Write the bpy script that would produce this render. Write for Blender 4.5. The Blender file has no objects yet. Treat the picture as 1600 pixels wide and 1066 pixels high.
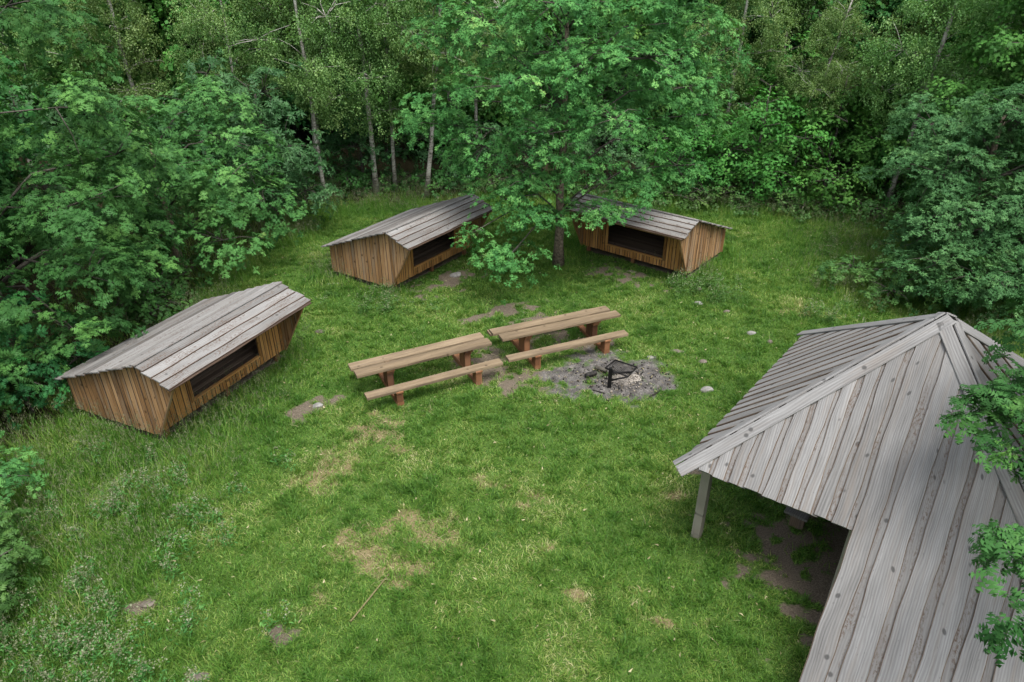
import bpy, math, random
import numpy as np
from mathutils import Vector, Matrix
PI = math.pi
scene = bpy.context.scene
COL = scene.collection
random.seed(5)
RS = np.random.RandomState(11)

# ------------------------------------------------------------------ camera
CAM_H = 8.97
cam_d = bpy.data.cameras.new('camera')
cam = bpy.data.objects.new('camera', cam_d); COL.objects.link(cam)
cam_d.sensor_width = 36.0; cam_d.sensor_fit = 'HORIZONTAL'
cam_d.lens = 36.0 * 1088 / 1600.0
cam_d.clip_start = 0.1; cam_d.clip_end = 2000
cam.location = (0, 0, CAM_H)
cam.rotation_euler = (math.radians(90 - 29.58), 0, 0)
scene.camera = cam

# ------------------------------------------------------------------ sky, sun, exposure
SUN_EL, SUN_AZ = math.radians(68), math.radians(150)      # azimuth measured from +Y towards +X
world = bpy.data.worlds.new('World'); scene.world = world; world.use_nodes = True
wn = world.node_tree; wn.nodes.clear()
sky = wn.nodes.new('ShaderNodeTexSky'); sky.sky_type = 'NISHITA'; sky.sun_disc = False
sky.sun_elevation = SUN_EL; sky.sun_rotation = SUN_AZ
sky.air_density = 1.0; sky.dust_density = 3.0; sky.ozone_density = 1.0
hs = wn.nodes.new('ShaderNodeHueSaturation'); hs.inputs['Saturation'].default_value = 0.35
bgn = wn.nodes.new('ShaderNodeBackground'); bgn.inputs['Strength'].default_value = 0.14
wo = wn.nodes.new('ShaderNodeOutputWorld')
wn.links.new(sky.outputs[0], hs.inputs['Color']); wn.links.new(hs.outputs[0], bgn.inputs['Color'])
wn.links.new(bgn.outputs[0], wo.inputs['Surface'])
sun_d = bpy.data.lights.new('sun', 'SUN'); sun_d.energy = 1.4; sun_d.angle = math.radians(30)
sun_d.color = (1.0, 0.97, 0.92)
sun = bpy.data.objects.new('sun', sun_d); COL.objects.link(sun)
sd = Vector((math.sin(SUN_AZ) * math.cos(SUN_EL), math.cos(SUN_AZ) * math.cos(SUN_EL), math.sin(SUN_EL)))
sun.rotation_euler = (-sd).to_track_quat('-Z', 'Y').to_euler()
scene.view_settings.view_transform = 'Standard'; scene.view_settings.look = 'None'
scene.view_settings.gamma = 1.0; scene.view_settings.exposure = 1.28
scene.render.engine = 'CYCLES'
scene.cycles.max_bounces = 6; scene.cycles.diffuse_bounces = 2; scene.cycles.transmission_bounces = 3
scene.cycles.transparent_max_bounces = 4

# ------------------------------------------------------------------ tags
def tag(o, label=None, cat=None, group=None, kind=None):
    if label: o['label'] = label
    if cat: o['category'] = cat
    if group: o['group'] = group
    if kind: o['kind'] = kind
    return o
def thing(name, label, cat, loc=(0, 0, 0), rotz=0.0, group=None):
    o = bpy.data.objects.new(name, None); COL.objects.link(o)
    o.location = loc; o.rotation_euler = (0, 0, rotz); o.empty_display_size = 0.3
    return tag(o, label, cat, group)

# ------------------------------------------------------------------ noise
_L = RS.rand(256, 256)
def vnoise(x, y):
    x = np.asarray(x, float); y = np.asarray(y, float)
    xi = np.floor(x).astype(int); yi = np.floor(y).astype(int)
    fx = x - xi; fy = y - yi; fx = fx * fx * (3 - 2 * fx); fy = fy * fy * (3 - 2 * fy)
    a = _L[xi % 256, yi % 256]; b = _L[(xi + 1) % 256, yi % 256]
    c = _L[xi % 256, (yi + 1) % 256]; d = _L[(xi + 1) % 256, (yi + 1) % 256]
    return (a * (1 - fx) + b * fx) * (1 - fy) + (c * (1 - fx) + d * fx) * fy
def fbm(x, y, o=4):
    s = 0; a = .5; t = 0
    for i in range(o):
        s = s + a * vnoise(x * 2 ** i + 17.3 * i, y * 2 ** i + 9.1 * i); t += a; a *= .5
    return s / t
def smooth(e0, e1, x):
    t = np.clip((x - e0) / (e1 - e0), 0, 1); return t * t * (3 - 2 * t)

# ------------------------------------------------------------------ node helpers
def new_mat(name):
    m = bpy.data.materials.new(name); m.use_nodes = True; m.node_tree.nodes.clear()
    return m, m.node_tree.nodes, m.node_tree.links
def ramp(n, stops, interp='LINEAR'):
    r = n.new('ShaderNodeValToRGB'); cr = r.color_ramp; cr.interpolation = interp
    while len(cr.elements) < len(stops): cr.elements.new(0.5)
    for e, (p, c) in zip(cr.elements, stops):
        e.position = p; e.color = (*c, 1)
    return r
def mixc(n, l, fac, a, b, mode='MIX'):
    m = n.new('ShaderNodeMix'); m.data_type = 'RGBA'; m.blend_type = mode
    for sock, v in ((m.inputs[0], fac), (m.inputs[6], a), (m.inputs[7], b)):
        if isinstance(v, (int, float)): sock.default_value = v
        elif isinstance(v, tuple): sock.default_value = (*v, 1)
        else: l.new(v, sock)
    return m.outputs[2]
def maths(n, l, op, a, b=0.0):
    m = n.new('ShaderNodeMath'); m.operation = op
    for s, v in ((m.inputs[0], a), (m.inputs[1], b)):
        if isinstance(v, (int, float)): s.default_value = v
        else: l.new(v, s)
    return m.outputs[0]
def attr(n, name):
    a = n.new('ShaderNodeAttribute'); a.attribute_name = name; return a
def noise(n, l, vec, scale, detail=4, rough=.55, dims='3D'):
    t = n.new('ShaderNodeTexNoise'); t.noise_dimensions = dims
    t.inputs['Scale'].default_value = scale; t.inputs['Detail'].default_value = detail; t.inputs['Roughness'].default_value = rough
    if vec is not None: l.new(vec, t.inputs['Vector'])
    return t
def mapping(n, l, vec, sc):
    m = n.new('ShaderNodeMapping'); m.inputs['Scale'].default_value = sc; l.new(vec, m.inputs['Vector']); return m.outputs[0]

def leaf_mat(name, stops, trans=0.3, gloss=0.25, world_var=0.25, gain=1.6):
    stops = [(p, tuple(min(.6, v * gain) for v in c)) for p, c in stops]
    m, n, l = new_mat(name)
    a = attr(n, 'tint')
    g = n.new('ShaderNodeNewGeometry'); oi = n.new('ShaderNodeObjectInfo')
    nz = noise(n, l, g.outputs['Position'], 0.9, 2)
    f = maths(n, l, 'ADD', a.outputs['Fac'], maths(n, l, 'MULTIPLY', maths(n, l, 'SUBTRACT', nz.outputs['Fac'], 0.5), world_var * 2))
    r = ramp(n, stops); l.new(f, r.inputs[0])
    hsv = n.new('ShaderNodeHueSaturation'); l.new(r.outputs[0], hsv.inputs['Color'])
    hv = maths(n, l, 'ADD', maths(n, l, 'MULTIPLY', oi.outputs['Random'], 0.035), 0.4825); l.new(hv, hsv.inputs['Hue'])
    vv = maths(n, l, 'ADD', maths(n, l, 'MULTIPLY', oi.outputs['Random'], 0.3), 0.85); l.new(vv, hsv.inputs['Value'])
    p = n.new('ShaderNodeBsdfPrincipled'); p.inputs['Roughness'].default_value = 0.5
    p.inputs['Specular IOR Level'].default_value = gloss
    l.new(hsv.outputs[0], p.inputs['Base Color'])
    t = n.new('ShaderNodeBsdfTranslucent')
    tc = mixc(n, l, 1.0, hsv.outputs[0], (1.2, 1.25, .55), 'MULTIPLY'); l.new(tc, t.inputs['Color'])
    mx = n.new('ShaderNodeMixShader'); mx.inputs[0].default_value = trans
    l.new(p.outputs[0], mx.inputs[1]); l.new(t.outputs[0], mx.inputs[2])
    o = n.new('ShaderNodeOutputMaterial'); l.new(mx.outputs[0], o.inputs['Surface'])
    return m

def wood_mat(name, dark, mid, light, litter=0.0, litter_col=(.09, .055, .035), streak=(.1, .1, .1), streak_amt=.3, rough=.85, knots=True):
    m, n, l = new_mat(name)
    uv = n.new('ShaderNodeUVMap'); uv.uv_map = 'UVMap'
    a = attr(n, 'tint')
    grain = noise(n, l, mapping(n, l, uv.outputs[0], (1.1, 44, 1)), 1.5, 5, .65)
    broad = noise(n, l, mapping(n, l, uv.outputs[0], (.7, 5, 1)), 1.3, 3, .6)
    wv = n.new('ShaderNodeTexWave'); wv.wave_type = 'BANDS'; wv.bands_direction = 'Y'
    wv.inputs['Scale'].default_value = 9; wv.inputs['Distortion'].default_value = 9; wv.inputs['Detail'].default_value = 3
    wv.inputs['Detail Scale'].default_value = .6
    l.new(mapping(n, l, uv.outputs[0], (.16, 1.0, 1)), wv.inputs['Vector'])
    f = maths(n, l, 'ADD', maths(n, l, 'MULTIPLY', grain.outputs['Fac'], .42), maths(n, l, 'MULTIPLY', broad.outputs['Fac'], .43))
    f = maths(n, l, 'ADD', f, maths(n, l, 'MULTIPLY', wv.outputs['Fac'], .14))
    f = maths(n, l, 'ADD', f, maths(n, l, 'MULTIPLY', maths(n, l, 'SUBTRACT', a.outputs['Fac'], .5), .42))
    r = ramp(n, [(.22, dark), (.5, mid), (.78, light)]); l.new(f, r.inputs[0])
    c = r.outputs[0]
    sn = noise(n, l, mapping(n, l, uv.outputs[0], (.5, 8, 1)), 1.1, 4, .7)
    sr = ramp(n, [(.5, (0, 0, 0)), (.68, (1, 1, 1))]); l.new(sn.outputs['Fac'], sr.inputs[0])
    c = mixc(n, l, maths(n, l, 'MULTIPLY', sr.outputs[0], streak_amt), c, streak)
    if knots:
        v = n.new('ShaderNodeTexVoronoi'); v.feature = 'F1'; v.inputs['Scale'].default_value = 1.0; v.inputs['Randomness'].default_value = 1.0
        l.new(mapping(n, l, uv.outputs[0], (3.4, 4.0, 1)), v.inputs['Vector'])
        kr = ramp(n, [(.085, (1, 1, 1)), (.15, (0, 0, 0))]); l.new(v.outputs['Distance'], kr.inputs[0])
        sel = n.new('ShaderNodeSeparateColor'); l.new(v.outputs['Color'], sel.inputs[0])
        on = maths(n, l, 'GREATER_THAN', sel.outputs[0], .12)
        c = mixc(n, l, maths(n, l, 'MULTIPLY', maths(n, l, 'MULTIPLY', kr.outputs[0], on), .8), c, tuple(x * .28 for x in mid))
        fl = noise(n, l, mapping(n, l, uv.outputs[0], (9, 30, 1)), 1.6, 2, .5)
        fr = ramp(n, [(.68, (0, 0, 0)), (.74, (1, 1, 1))]); l.new(fl.outputs['Fac'], fr.inputs[0])
        c = mixc(n, l, maths(n, l, 'MULTIPLY', fr.outputs[0], .45), c, tuple(x * .4 for x in mid))
    if litter:
        ln = noise(n, l, mapping(n, l, uv.outputs[0], (12, 22, 1)), 1.5, 4, .75)
        lr = ramp(n, [(.5 - litter * .15, (0, 0, 0)), (.62 - litter * .12, (1, 1, 1))]); l.new(ln.outputs['Fac'], lr.inputs[0])
        bn_ = noise(n, l, mapping(n, l, uv.outputs[0], (1.3, 7, 1)), 1.0, 3, .6); br = ramp(n, [(.44, (0, 0, 0)), (.6, (1, 1, 1))]); l.new(bn_.outputs['Fac'], br.inputs[0])
        c = mixc(n, l, maths(n, l, 'MULTIPLY', maths(n, l, 'MULTIPLY', lr.outputs[0], br.outputs[0]), .85), c, litter_col)
    p = n.new('ShaderNodeBsdfPrincipled'); p.inputs['Roughness'].default_value = rough; p.inputs['Specular IOR Level'].default_value = .2
    l.new(c, p.inputs['Base Color'])
    b = n.new('ShaderNodeBump'); b.inputs['Strength'].default_value = .55; b.inputs['Distance'].default_value = .01
    l.new(f, b.inputs['Height']); l.new(b.outputs[0], p.inputs['Normal'])
    o = n.new('ShaderNodeOutputMaterial'); l.new(p.outputs[0], o.inputs['Surface'])
    return m

def simple_mat(name, c1, c2, scale=8, rough=.8, metal=0.0, bump=.3, detail=5):
    m, n, l = new_mat(name)
    tc = n.new('ShaderNodeTexCoord')
    t = noise(n, l, tc.outputs['Object'], scale, detail, .65)
    r = ramp(n, [(.35, c1), (.65, c2)]); l.new(t.outputs['Fac'], r.inputs[0])
    p = n.new('ShaderNodeBsdfPrincipled'); p.inputs['Roughness'].default_value = rough; p.inputs['Metallic'].default_value = metal
    p.inputs['Specular IOR Level'].default_value = .25
    l.new(r.outputs[0], p.inputs['Base Color'])
    b = n.new('ShaderNodeBump'); b.inputs['Strength'].default_value = bump; b.inputs['Distance'].default_value = .02
    l.new(t.outputs['Fac'], b.inputs['Height']); l.new(b.outputs[0], p.inputs['Normal'])
    o = n.new('ShaderNodeOutputMaterial'); l.new(p.outputs[0], o.inputs['Surface'])
    return m

def birch_bark():
    m, n, l = new_mat('birch_bark')
    tc = n.new('ShaderNodeTexCoord')
    a = noise(n, l, mapping(n, l, tc.outputs['Object'], (5, 5, 16)), 1.0, 4, .7)
    b = noise(n, l, mapping(n, l, tc.outputs['Object'], (3, 3, 2)), 1.0, 3, .6)
    f = maths(n, l, 'ADD', maths(n, l, 'MULTIPLY', a.outputs['Fac'], .65), maths(n, l, 'MULTIPLY', b.outputs['Fac'], .35))
    r = ramp(n, [(.38, (.05, .042, .034)), (.47, (.27, .25, .21)), (.6, (.48, .47, .42))]); l.new(f, r.inputs[0])
    p = n.new('ShaderNodeBsdfPrincipled'); p.inputs['Roughness'].default_value = .8
    l.new(r.outputs[0], p.inputs['Base Color'])
    o = n.new('ShaderNodeOutputMaterial'); l.new(p.outputs[0], o.inputs['Surface'])
    return m

def ground_mat():
    m, n, l = new_mat('meadow_ground')
    g = n.new('ShaderNodeNewGeometry'); P = g.outputs['Position']
    n1 = noise(n, l, P, 1.3, 6, .6); n2 = noise(n, l, P, 14, 6, .7); n3 = noise(n, l, P, 45, 4, .7)
    r = ramp(n, [(.3, (.035, .070, .014)), (.5, (.060, .115, .022)), (.7, (.105, .145, .04))])
    f = maths(n, l, 'ADD', maths(n, l, 'MULTIPLY', n1.outputs['Fac'], .5), maths(n, l, 'MULTIPLY', n2.outputs['Fac'], .5)); l.new(f, r.inputs[0])
    c = r.outputs[0]
    soil = ramp(n, [(.3, (.06, .048, .034)), (.5, (.125, .102, .076)), (.7, (.20, .17, .13))]); l.new(n3.outputs['Fac'], soil.inputs[0])
    straw = ramp(n, [(.3, (.09, .075, .035)), (.55, (.2, .165, .085)), (.7, (.3, .25, .14))]); l.new(n3.outputs['Fac'], straw.inputs[0])
    n4 = noise(n, l, P, 4.5, 5, .7)
    ash = ramp(n, [(.37, (.022, .021, .021)), (.5, (.095, .088, .082)), (.64, (.24, .225, .205))]); l.new(maths(n, l, 'ADD', maths(n, l, 'MULTIPLY', n3.outputs['Fac'], .55), maths(n, l, 'MULTIPLY', n4.outputs['Fac'], .45)), ash.inputs[0])
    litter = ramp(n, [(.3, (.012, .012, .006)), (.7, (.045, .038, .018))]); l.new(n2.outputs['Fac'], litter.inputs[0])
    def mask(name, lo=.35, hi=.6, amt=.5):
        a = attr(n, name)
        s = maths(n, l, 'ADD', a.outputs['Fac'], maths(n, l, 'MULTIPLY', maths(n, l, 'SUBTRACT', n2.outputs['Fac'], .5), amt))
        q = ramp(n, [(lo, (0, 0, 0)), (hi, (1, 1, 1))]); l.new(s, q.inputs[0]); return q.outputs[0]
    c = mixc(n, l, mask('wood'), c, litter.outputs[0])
    c = mixc(n, l, mask('dry'), c, straw.outputs[0])
    c = mixc(n, l, mask('bare'), c, soil.outputs[0])
    c = mixc(n, l, mask('ash'), c, ash.outputs[0])
    p = n.new('ShaderNodeBsdfPrincipled'); p.inputs['Roughness'].default_value = .95; p.inputs['Specular IOR Level'].default_value = .1
    l.new(c, p.inputs['Base Color'])
    b = n.new('ShaderNodeBump'); b.inputs['Strength'].default_value = .8; b.inputs['Distance'].default_value = .04
    l.new(n2.outputs['Fac'], b.inputs['Height']); l.new(b.outputs[0], p.inputs['Normal'])
    o = n.new('ShaderNodeOutputMaterial'); l.new(p.outputs[0], o.inputs['Surface'])
    return m

M = {}
M['ground'] = ground_mat()
M['oak'] = leaf_mat('oak_leaves', [(0, (.014, .054, .016)), (.5, (.046, .128, .032)), (.85, (.10, .21, .055)), (1, (.18, .27, .075))], .16, .1, gain=1.65)
M['oak_grey'] = leaf_mat('grey_green_leaves', [(0, (.014, .048, .016)), (.5, (.042, .104, .034)), (1, (.090, .175, .058))], .16, .12, gain=1.6)
M['oak_dark'] = leaf_mat('dark_green_leaves', [(0, (.008, .040, .011)), (.5, (.028, .104, .026)), (.9, (.068, .19, .042)), (1, (.15, .26, .05))], .16, .1, gain=1.6)
M['birch'] = leaf_mat('birch_leaves', [(0, (.028, .068, .018)), (.5, (.068, .128, .034)), (1, (.17, .24, .085))], .25, .25, gain=1.75)
M['maple'] = leaf_mat('maple_leaves', [(0, (.020, .068, .014)), (.5, (.044, .128, .024)), (1, (.10, .22, .045))], .18, .1, gain=1.5)
M['rowan'] = leaf_mat('rowan_leaves', [(0, (.012, .046, .016)), (.5, (.030, .088, .030)), (1, (.060, .14, .048))], .2, .2)
M['fern'] = leaf_mat('undergrowth_leaves', [(0, (.018, .055, .012)), (.5, (.038, .100, .022)), (1, (.085, .165, .038))], .2, .2)
M['grass'] = leaf_mat('grass_blades', [(0, (.040, .098, .013)), (.3, (.070, .150, .022)), (.6, (.125, .205, .036)), (.82, (.225, .265, .075)), (1, (.36, .34, .19))], .35, .25, .3, gain=1.35)
M['seed'] = leaf_mat('seed_heads', [(0, (.12, .16, .07)), (.5, (.19, .215, .12)), (1, (.32, .34, .23))], .25, .2, gain=1.0)
M['straw'] = leaf_mat('dry_straw', [(0, (.17, .14, .07)), (1, (.42, .36, .22))], .1, .2, gain=1.0)
M['petal'] = leaf_mat('pale_petals', [(0, (.35, .37, .25)), (1, (.6, .6, .48))], .2, .1, gain=1.0)
M['roof'] = wood_mat('weathered_roof_wood', (.085, .082, .079), (.188, .184, .179), (.30, .297, .292), 0, streak=(.20, .165, .135), streak_amt=.4)
M['roof_dirty'] = wood_mat('weathered_wood_with_litter', (.12, .115, .109), (.188, .183, .177), (.262, .256, .247), .22, streak=(.15, .12, .095), streak_amt=.35)
M['hut_roof'] = wood_mat('weathered_hut_roof_wood', (.085, .081, .076), (.195, .190, .182), (.30, .295, .285), .18, streak=(.16, .135, .11), streak_amt=.45)
M['roof_brown'] = wood_mat('brown_edge_wood', (.03, .022, .018), (.085, .056, .04), (.16, .11, .08), .3, streak=(.03, .02, .018))
M['bark_edge'] = wood_mat('bark_edge_wood', (.035, .026, .02), (.10, .075, .055), (.24, .2, .165), .3, streak=(.04, .03, .022), knots=False)
M['wall'] = wood_mat('stained_wall_wood', (.075, .040, .020), (.33, .178, .076), (.54, .34, .18), 0, streak=(.29, .235, .175), streak_amt=.9)
M['wall_warm'] = wood_mat('warm_stained_wood', (.11, .050, .016), (.42, .205, .060), (.60, .33, .12), 0, streak=(.10, .06, .035), streak_amt=.5)
M['plank'] = wood_mat('table_plank_wood', (.065, .048, .030), (.200, .148, .092), (.36, .285, .19), 0, streak=(.12, .09, .065), streak_amt=.75)
M['trestle'] = wood_mat('red_brown_trestle_wood', (.075, .034, .018), (.21, .095, .045), (.32, .16, .08), 0, knots=False)
M['post'] = wood_mat('grey_post_wood', (.14, .125, .10), (.27, .245, .20), (.38, .35, .29), 0, streak=(.13, .15, .09))
M['floor'] = wood_mat('dark_floor_wood', (.05, .034, .024), (.12, .085, .06), (.19, .14, .10), 0)
M['bark'] = simple_mat('oak_bark', (.07, .055, .04), (.26, .21, .155), 14, .95, bump=.9)
M['branch'] = simple_mat('grey_branch_bark', (.05, .045, .035), (.12, .11, .09), 10, .95)
M['birch_bark'] = birch_bark()
M['stone'] = simple_mat('field_stone', (.13, .125, .115), (.30, .29, .27), 9, .9, bump=.6)
M['stone_brown'] = simple_mat('brown_stone', (.09, .075, .06), (.20, .17, .14), 9, .9, bump=.6)
M['iron'] = simple_mat('black_iron', (.008, .008, .009), (.02, .019, .018), 20, .6, .5)
M['char'] = simple_mat('charred_wood', (.008, .008, .008), (.05, .045, .04), 20, .9, bump=.8)
M['ashpile'] = simple_mat('pale_ash', (.15, .13, .11), (.42, .38, .33), 22, .95, bump=1.0)

# ------------------------------------------------------------------ mesh helpers
def np_mesh(name, V, F, mats, tint=None, parent=None, mi=None, smooth_=False, extra=None):
    """V (n,3), F (m,k) all the same k"""
    V = np.ascontiguousarray(V, np.float32); F = np.ascontiguousarray(F, np.int32)
    me = bpy.data.meshes.new(name); k = F.shape[1]
    me.vertices.add(len(V)); me.vertices.foreach_set('co', V.ravel())
    me.loops.add(F.size); me.loops.foreach_set('vertex_index', F.ravel())
    me.polygons.add(len(F))
    me.polygons.foreach_set('loop_start', np.arange(0, F.size, k, dtype=np.int32))
    if mi is not None: me.polygons.foreach_set('material_index', np.asarray(mi, np.int32))
    if smooth_: me.polygons.foreach_set('use_smooth', np.ones(len(F), bool))
    me.update(calc_edges=True)
    if tint is not None:
        a = me.attributes.new('tint', 'FLOAT', 'POINT'); a.data.foreach_set('value', np.asarray(tint, np.float32))
    for nm, arr in (extra or {}).items():
        a = me.attributes.new(nm, 'FLOAT', 'POINT'); a.data.foreach_set('value', np.asarray(arr, np.float32))
    for m in (mats if isinstance(mats, (list, tuple)) else [mats]): me.materials.append(m)
    o = bpy.data.objects.new(name, me); COL.objects.link(o)
    if parent: o.parent = parent
    return o

class Wood:
    """boards collected into one mesh, with uv in metres along/across the grain and a tint per board"""
    def __init__(s): s.v = []; s.f = []; s.uv = []; s.t = []; s.m = []
    def strip(s, A, Bp, nrm, th, mi=0, tint=None, cup=0.0, edge=None, chamfer=.01):
        """A, Bp: lists of points down the two edges; nrm: direction of thickness"""
        A = [Vector(p) for p in A]; Bp = [Vector(p) for p in Bp]; nrm = Vector(nrm)
        tint = random.random() if tint is None else tint
        u0, v0 = random.uniform(0, 60), random.uniform(0, 60); b = len(s.v); n = len(A); u = 0
        for i in range(n):
            if i: u += ((A[i] - A[i - 1]).length + (Bp[i] - Bp[i - 1]).length) / 2
            w = (A[i] - Bp[i]).length
            mid = (A[i] + Bp[i]) / 2 - nrm * cup
            ed = (A[i] - Bp[i]).normalized() * min(chamfer, w * .2)
            for p, vv in ((A[i] - nrm * .25 * th, 0), (A[i] - ed, .02), (mid, w / 2), (Bp[i] + ed, w - .02), (Bp[i] - nrm * .25 * th, w), (Bp[i] - nrm * th, w), (A[i] - nrm * th, 0)):
                s.v.append(p); s.uv.append((u0 + u, v0 + vv)); s.t.append(tint)
        for i in range(n - 1):
            p = b + i * 7; q = p + 7
            for a in range(7):
                c = (a + 1) % 7
                s.f.append((p + a, p + c, q + c, q + a)); s.m.append(edge if edge is not None and a in (0, 3, 4, 6) else mi)
        for e in (b, b + (n - 1) * 7):
            s.f.append((e, e + 1, e + 2, e + 6)); s.m.append(mi)
            s.f.append((e + 2, e + 3, e + 4, e + 5)); s.m.append(mi)
            s.f.append((e + 2, e + 5, e + 6, e + 6)); s.m.append(mi)
    def board(s, o, x, y, z, L, W, T, mi=0, tint=None, seg=None, wob=0.0, cup=0.0, edge=None):
        """o: corner on the top face; x along the grain, y across, z thickness (top face faces +z)"""
        o, x, y, z = Vector(o), Vector(x), Vector(y), Vector(z)
        seg = seg or 1
        A = []; Bp = []; ja = jb = 0; pa, pb = random.uniform(0, 9), random.uniform(0, 9)
        for i in range(seg + 1):
            t = i / seg * L
            ja = wob * (math.sin(t * 2.3 + pa) * .6 + math.sin(t * 5.1 + pa * 2) * .4)
            jb = wob * (math.sin(t * 2.1 + pb) * .6 + math.sin(t * 4.7 + pb * 2) * .4)
            A.append(o + x * t + y * ja); Bp.append(o + x * t + y * (W + jb))
        s.strip(A, Bp, z, T, mi, tint, cup, edge)
    def box(s, c, sx, sy, sz, rot=0.0, mi=0, tint=None, x=None, z=None):
        """grain along the longest side"""
        c = Vector(c)
        X = Vector(x).normalized() if x is not None else Vector((math.cos(rot), math.sin(rot), 0))
        Z = Vector(z).normalized() if z is not None else Vector((0, 0, 1))
        Y = Z.cross(X).normalized()
        ax = [(sx, X), (sy, Y), (sz, Z)]
        ax.sort(key=lambda q: -q[0])
        (L, x), (W, y), (T, zz) = ax
        if zz.z < -.1: zz = -zz
        s.board(c - x * L / 2 - y * W / 2 + zz * T / 2, x, y, zz, L, W, T, mi, tint)
    def build(s, name, mats, parent=None):
        me = bpy.data.meshes.new(name)
        fs = [tuple(dict.fromkeys(f)) for f in s.f]
        me.from_pydata([tuple(v) for v in s.v], [], fs)
        uv = me.uv_layers.new(name='UVMap')
        li = np.zeros(len(me.loops), np.int32); me.loops.foreach_get('vertex_index', li)
        uv.data.foreach_set('uv', np.array(s.uv, np.float32)[li].ravel())
        a = me.attributes.new('tint', 'FLOAT', 'POINT'); a.data.foreach_set('value', np.array(s.t, np.float32))
        me.polygons.foreach_set('material_index', np.array(s.m, np.int32))
        for m in (mats if isinstance(mats, (list, tuple)) else [mats]): me.materials.append(m)
        me.update()
        o = bpy.data.objects.new(name, me); COL.objects.link(o)
        if parent: o.parent = parent
        return o

class Tubes:
    def __init__(s): s.v = []; s.f = []
    def tube(s, pts, rad, n=7, noise_=0.0):
        pts = [Vector(p) for p in pts]; b = len(s.v)
        for i, p in enumerate(pts):
            d = (pts[min(i + 1, len(pts) - 1)] - pts[max(i - 1, 0)]).normalized()
            a = d.cross(Vector((0.13, 0.97, .21))).normalized(); c = d.cross(a)
            for k in range(n):
                r = rad[i] * (1 + random.uniform(-noise_, noise_))
                s.v.append(p + (a * math.cos(2 * PI * k / n) + c * math.sin(2 * PI * k / n)) * r)
        for i in range(len(pts) - 1):
            for k in range(n):
                s.f.append((b + i * n + k, b + i * n + (k + 1) % n, b + (i + 1) * n + (k + 1) % n, b + (i + 1) * n + k))
        s.f.append(tuple(b + k for k in range(n))[::-1]); e = b + (len(pts) - 1) * n; s.f.append(tuple(e + k for k in range(n)))
    def build(s, name, mat, parent=None, sm=True):
        me = bpy.data.meshes.new(name); me.from_pydata([tuple(v) for v in s.v], [], s.f)
        if sm: me.polygons.foreach_set('use_smooth', np.ones(len(me.polygons), bool))
        me.materials.append(mat); me.update()
        o = bpy.data.objects.new(name, me); COL.objects.link(o)
        if parent: o.parent = parent
        return o

# ================================================================== GROUND
SH = [(-6.50, 11.03, 1.142), (-2.87, 18.02, .979), (1.69, 21.39, -.675)]      # shelters: front left eave corner and heading
def sh_pt(i, a, b):
    x, y, t = SH[i]; return (x + a * math.cos(t) - b * math.sin(t), y + a * math.sin(t) + b * math.cos(t))
FIRE = (2.35, 14.25)
def blob(x, y, cx, cy, rx, ry, rot=0.0):
    dx, dy = x - cx, y - cy; c, s = math.cos(rot), math.sin(rot)
    q = np.sqrt(((dx * c + dy * s) / rx) ** 2 + ((-dx * s + dy * c) / ry) ** 2)
    return np.clip(1.35 - q * .85, 0, 1)
BARE = [(-.1, 17.6, 1.2, .35, .3), (.9, 16.9, 1.3, .45, .4), (-1.1, 17.0, .45, .25, 0), (0.0, 15.2, 1.4, .55, .5), (.1, 13.9, .9, .45, .6), (.8, 15.8, 1.2, .45, .4), (1.9, 15.7, 1.0, .45, .4), (-.5, 14.6, .8, .5, 1.2),
        (-1.9, 19.5, 1.0, .6, .9), (3.55, 19.9, 1.2, .6, -.6), (5.3, 8.0, 1.5, .9, .9), (6.2, 8.6, 1.9, 1.6, 0), (4.3, 9.2, .8, .3, -.5), (4.6, 7.3, .6, .35, 0),
        (-5.7, 7.45, .3, .2, 0), (-4.4, 6.2, .35, .2, 0), (-3.5, 6.9, .25, .15, 0), (-4.5, 12.7, .6, .3, .8), (3.5, 10.7, .25, .15, 0)]
DRY = [(-2.4, 8.6, 1.15, .9, .3), (-1.7, 8.1, .7, .5, 0), (.1, 10.0, .8, .5, -.7), (-1.85, 9.4, .3, .18, 0), (-2.9, 11.9, 1.3, .55, .8), (-3.4, 10.7, 1.2, .5, .5), (8.2, 17.6, 1.0, .6, .3), (.6, 8.6, .3, .15, .4), (1.1, 7.6, .25, .12, -.4), (2.3, 7.1, .25, .12, 0), (3.0, 7.1, .2, .12, 0), (3.1, 9.9, .3, .15, 0), (.2, 14.6, 1.8, 1.2, .4)]
def masks(x, y):
    w = (fbm(x * 1.7 + 5, y * 1.7, 3) - .5); w2 = (fbm(x * 5 + 1, y * 5, 3) - .5)
    bare = np.zeros_like(x); dry = np.zeros_like(x)
    for b in BARE: bare = np.maximum(bare, blob(x, y, *b))
    for b in DRY: dry = np.maximum(dry, blob(x, y, *b))
    bare = np.where(bare > .02, bare * .66 + w * .9 + w2 * 1.5, bare)
    dry = np.where(dry > .02, dry * .56 + w * .9 + w2 * .9, dry)
    ash = blob(x, y, FIRE[0] - .1, FIRE[1], 1.42, 1.0, -.05) + (w * 1.1 + w2 * 1.0)
    ash = np.where(blob(x, y, FIRE[0] - .1, FIRE[1], 1.42, 1.0, -.05) > .02, ash, 0)
    for i in range(3):      # bare dark earth under each shelter
        sx, sy, t = SH[i]; dx, dy = x - sx, y - sy
        a = dx * math.cos(t) + dy * math.sin(t); b = -dx * math.sin(t) + dy * math.cos(t)
        ins = (a > .2) & (a < 3.95) & (b > 1.0) & (b < 3.4); bare = np.where(ins, 1, bare)
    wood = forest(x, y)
    return np.clip(bare, 0, 1), np.clip(dry, 0, 1), np.clip(ash, 0, 1), wood
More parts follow.
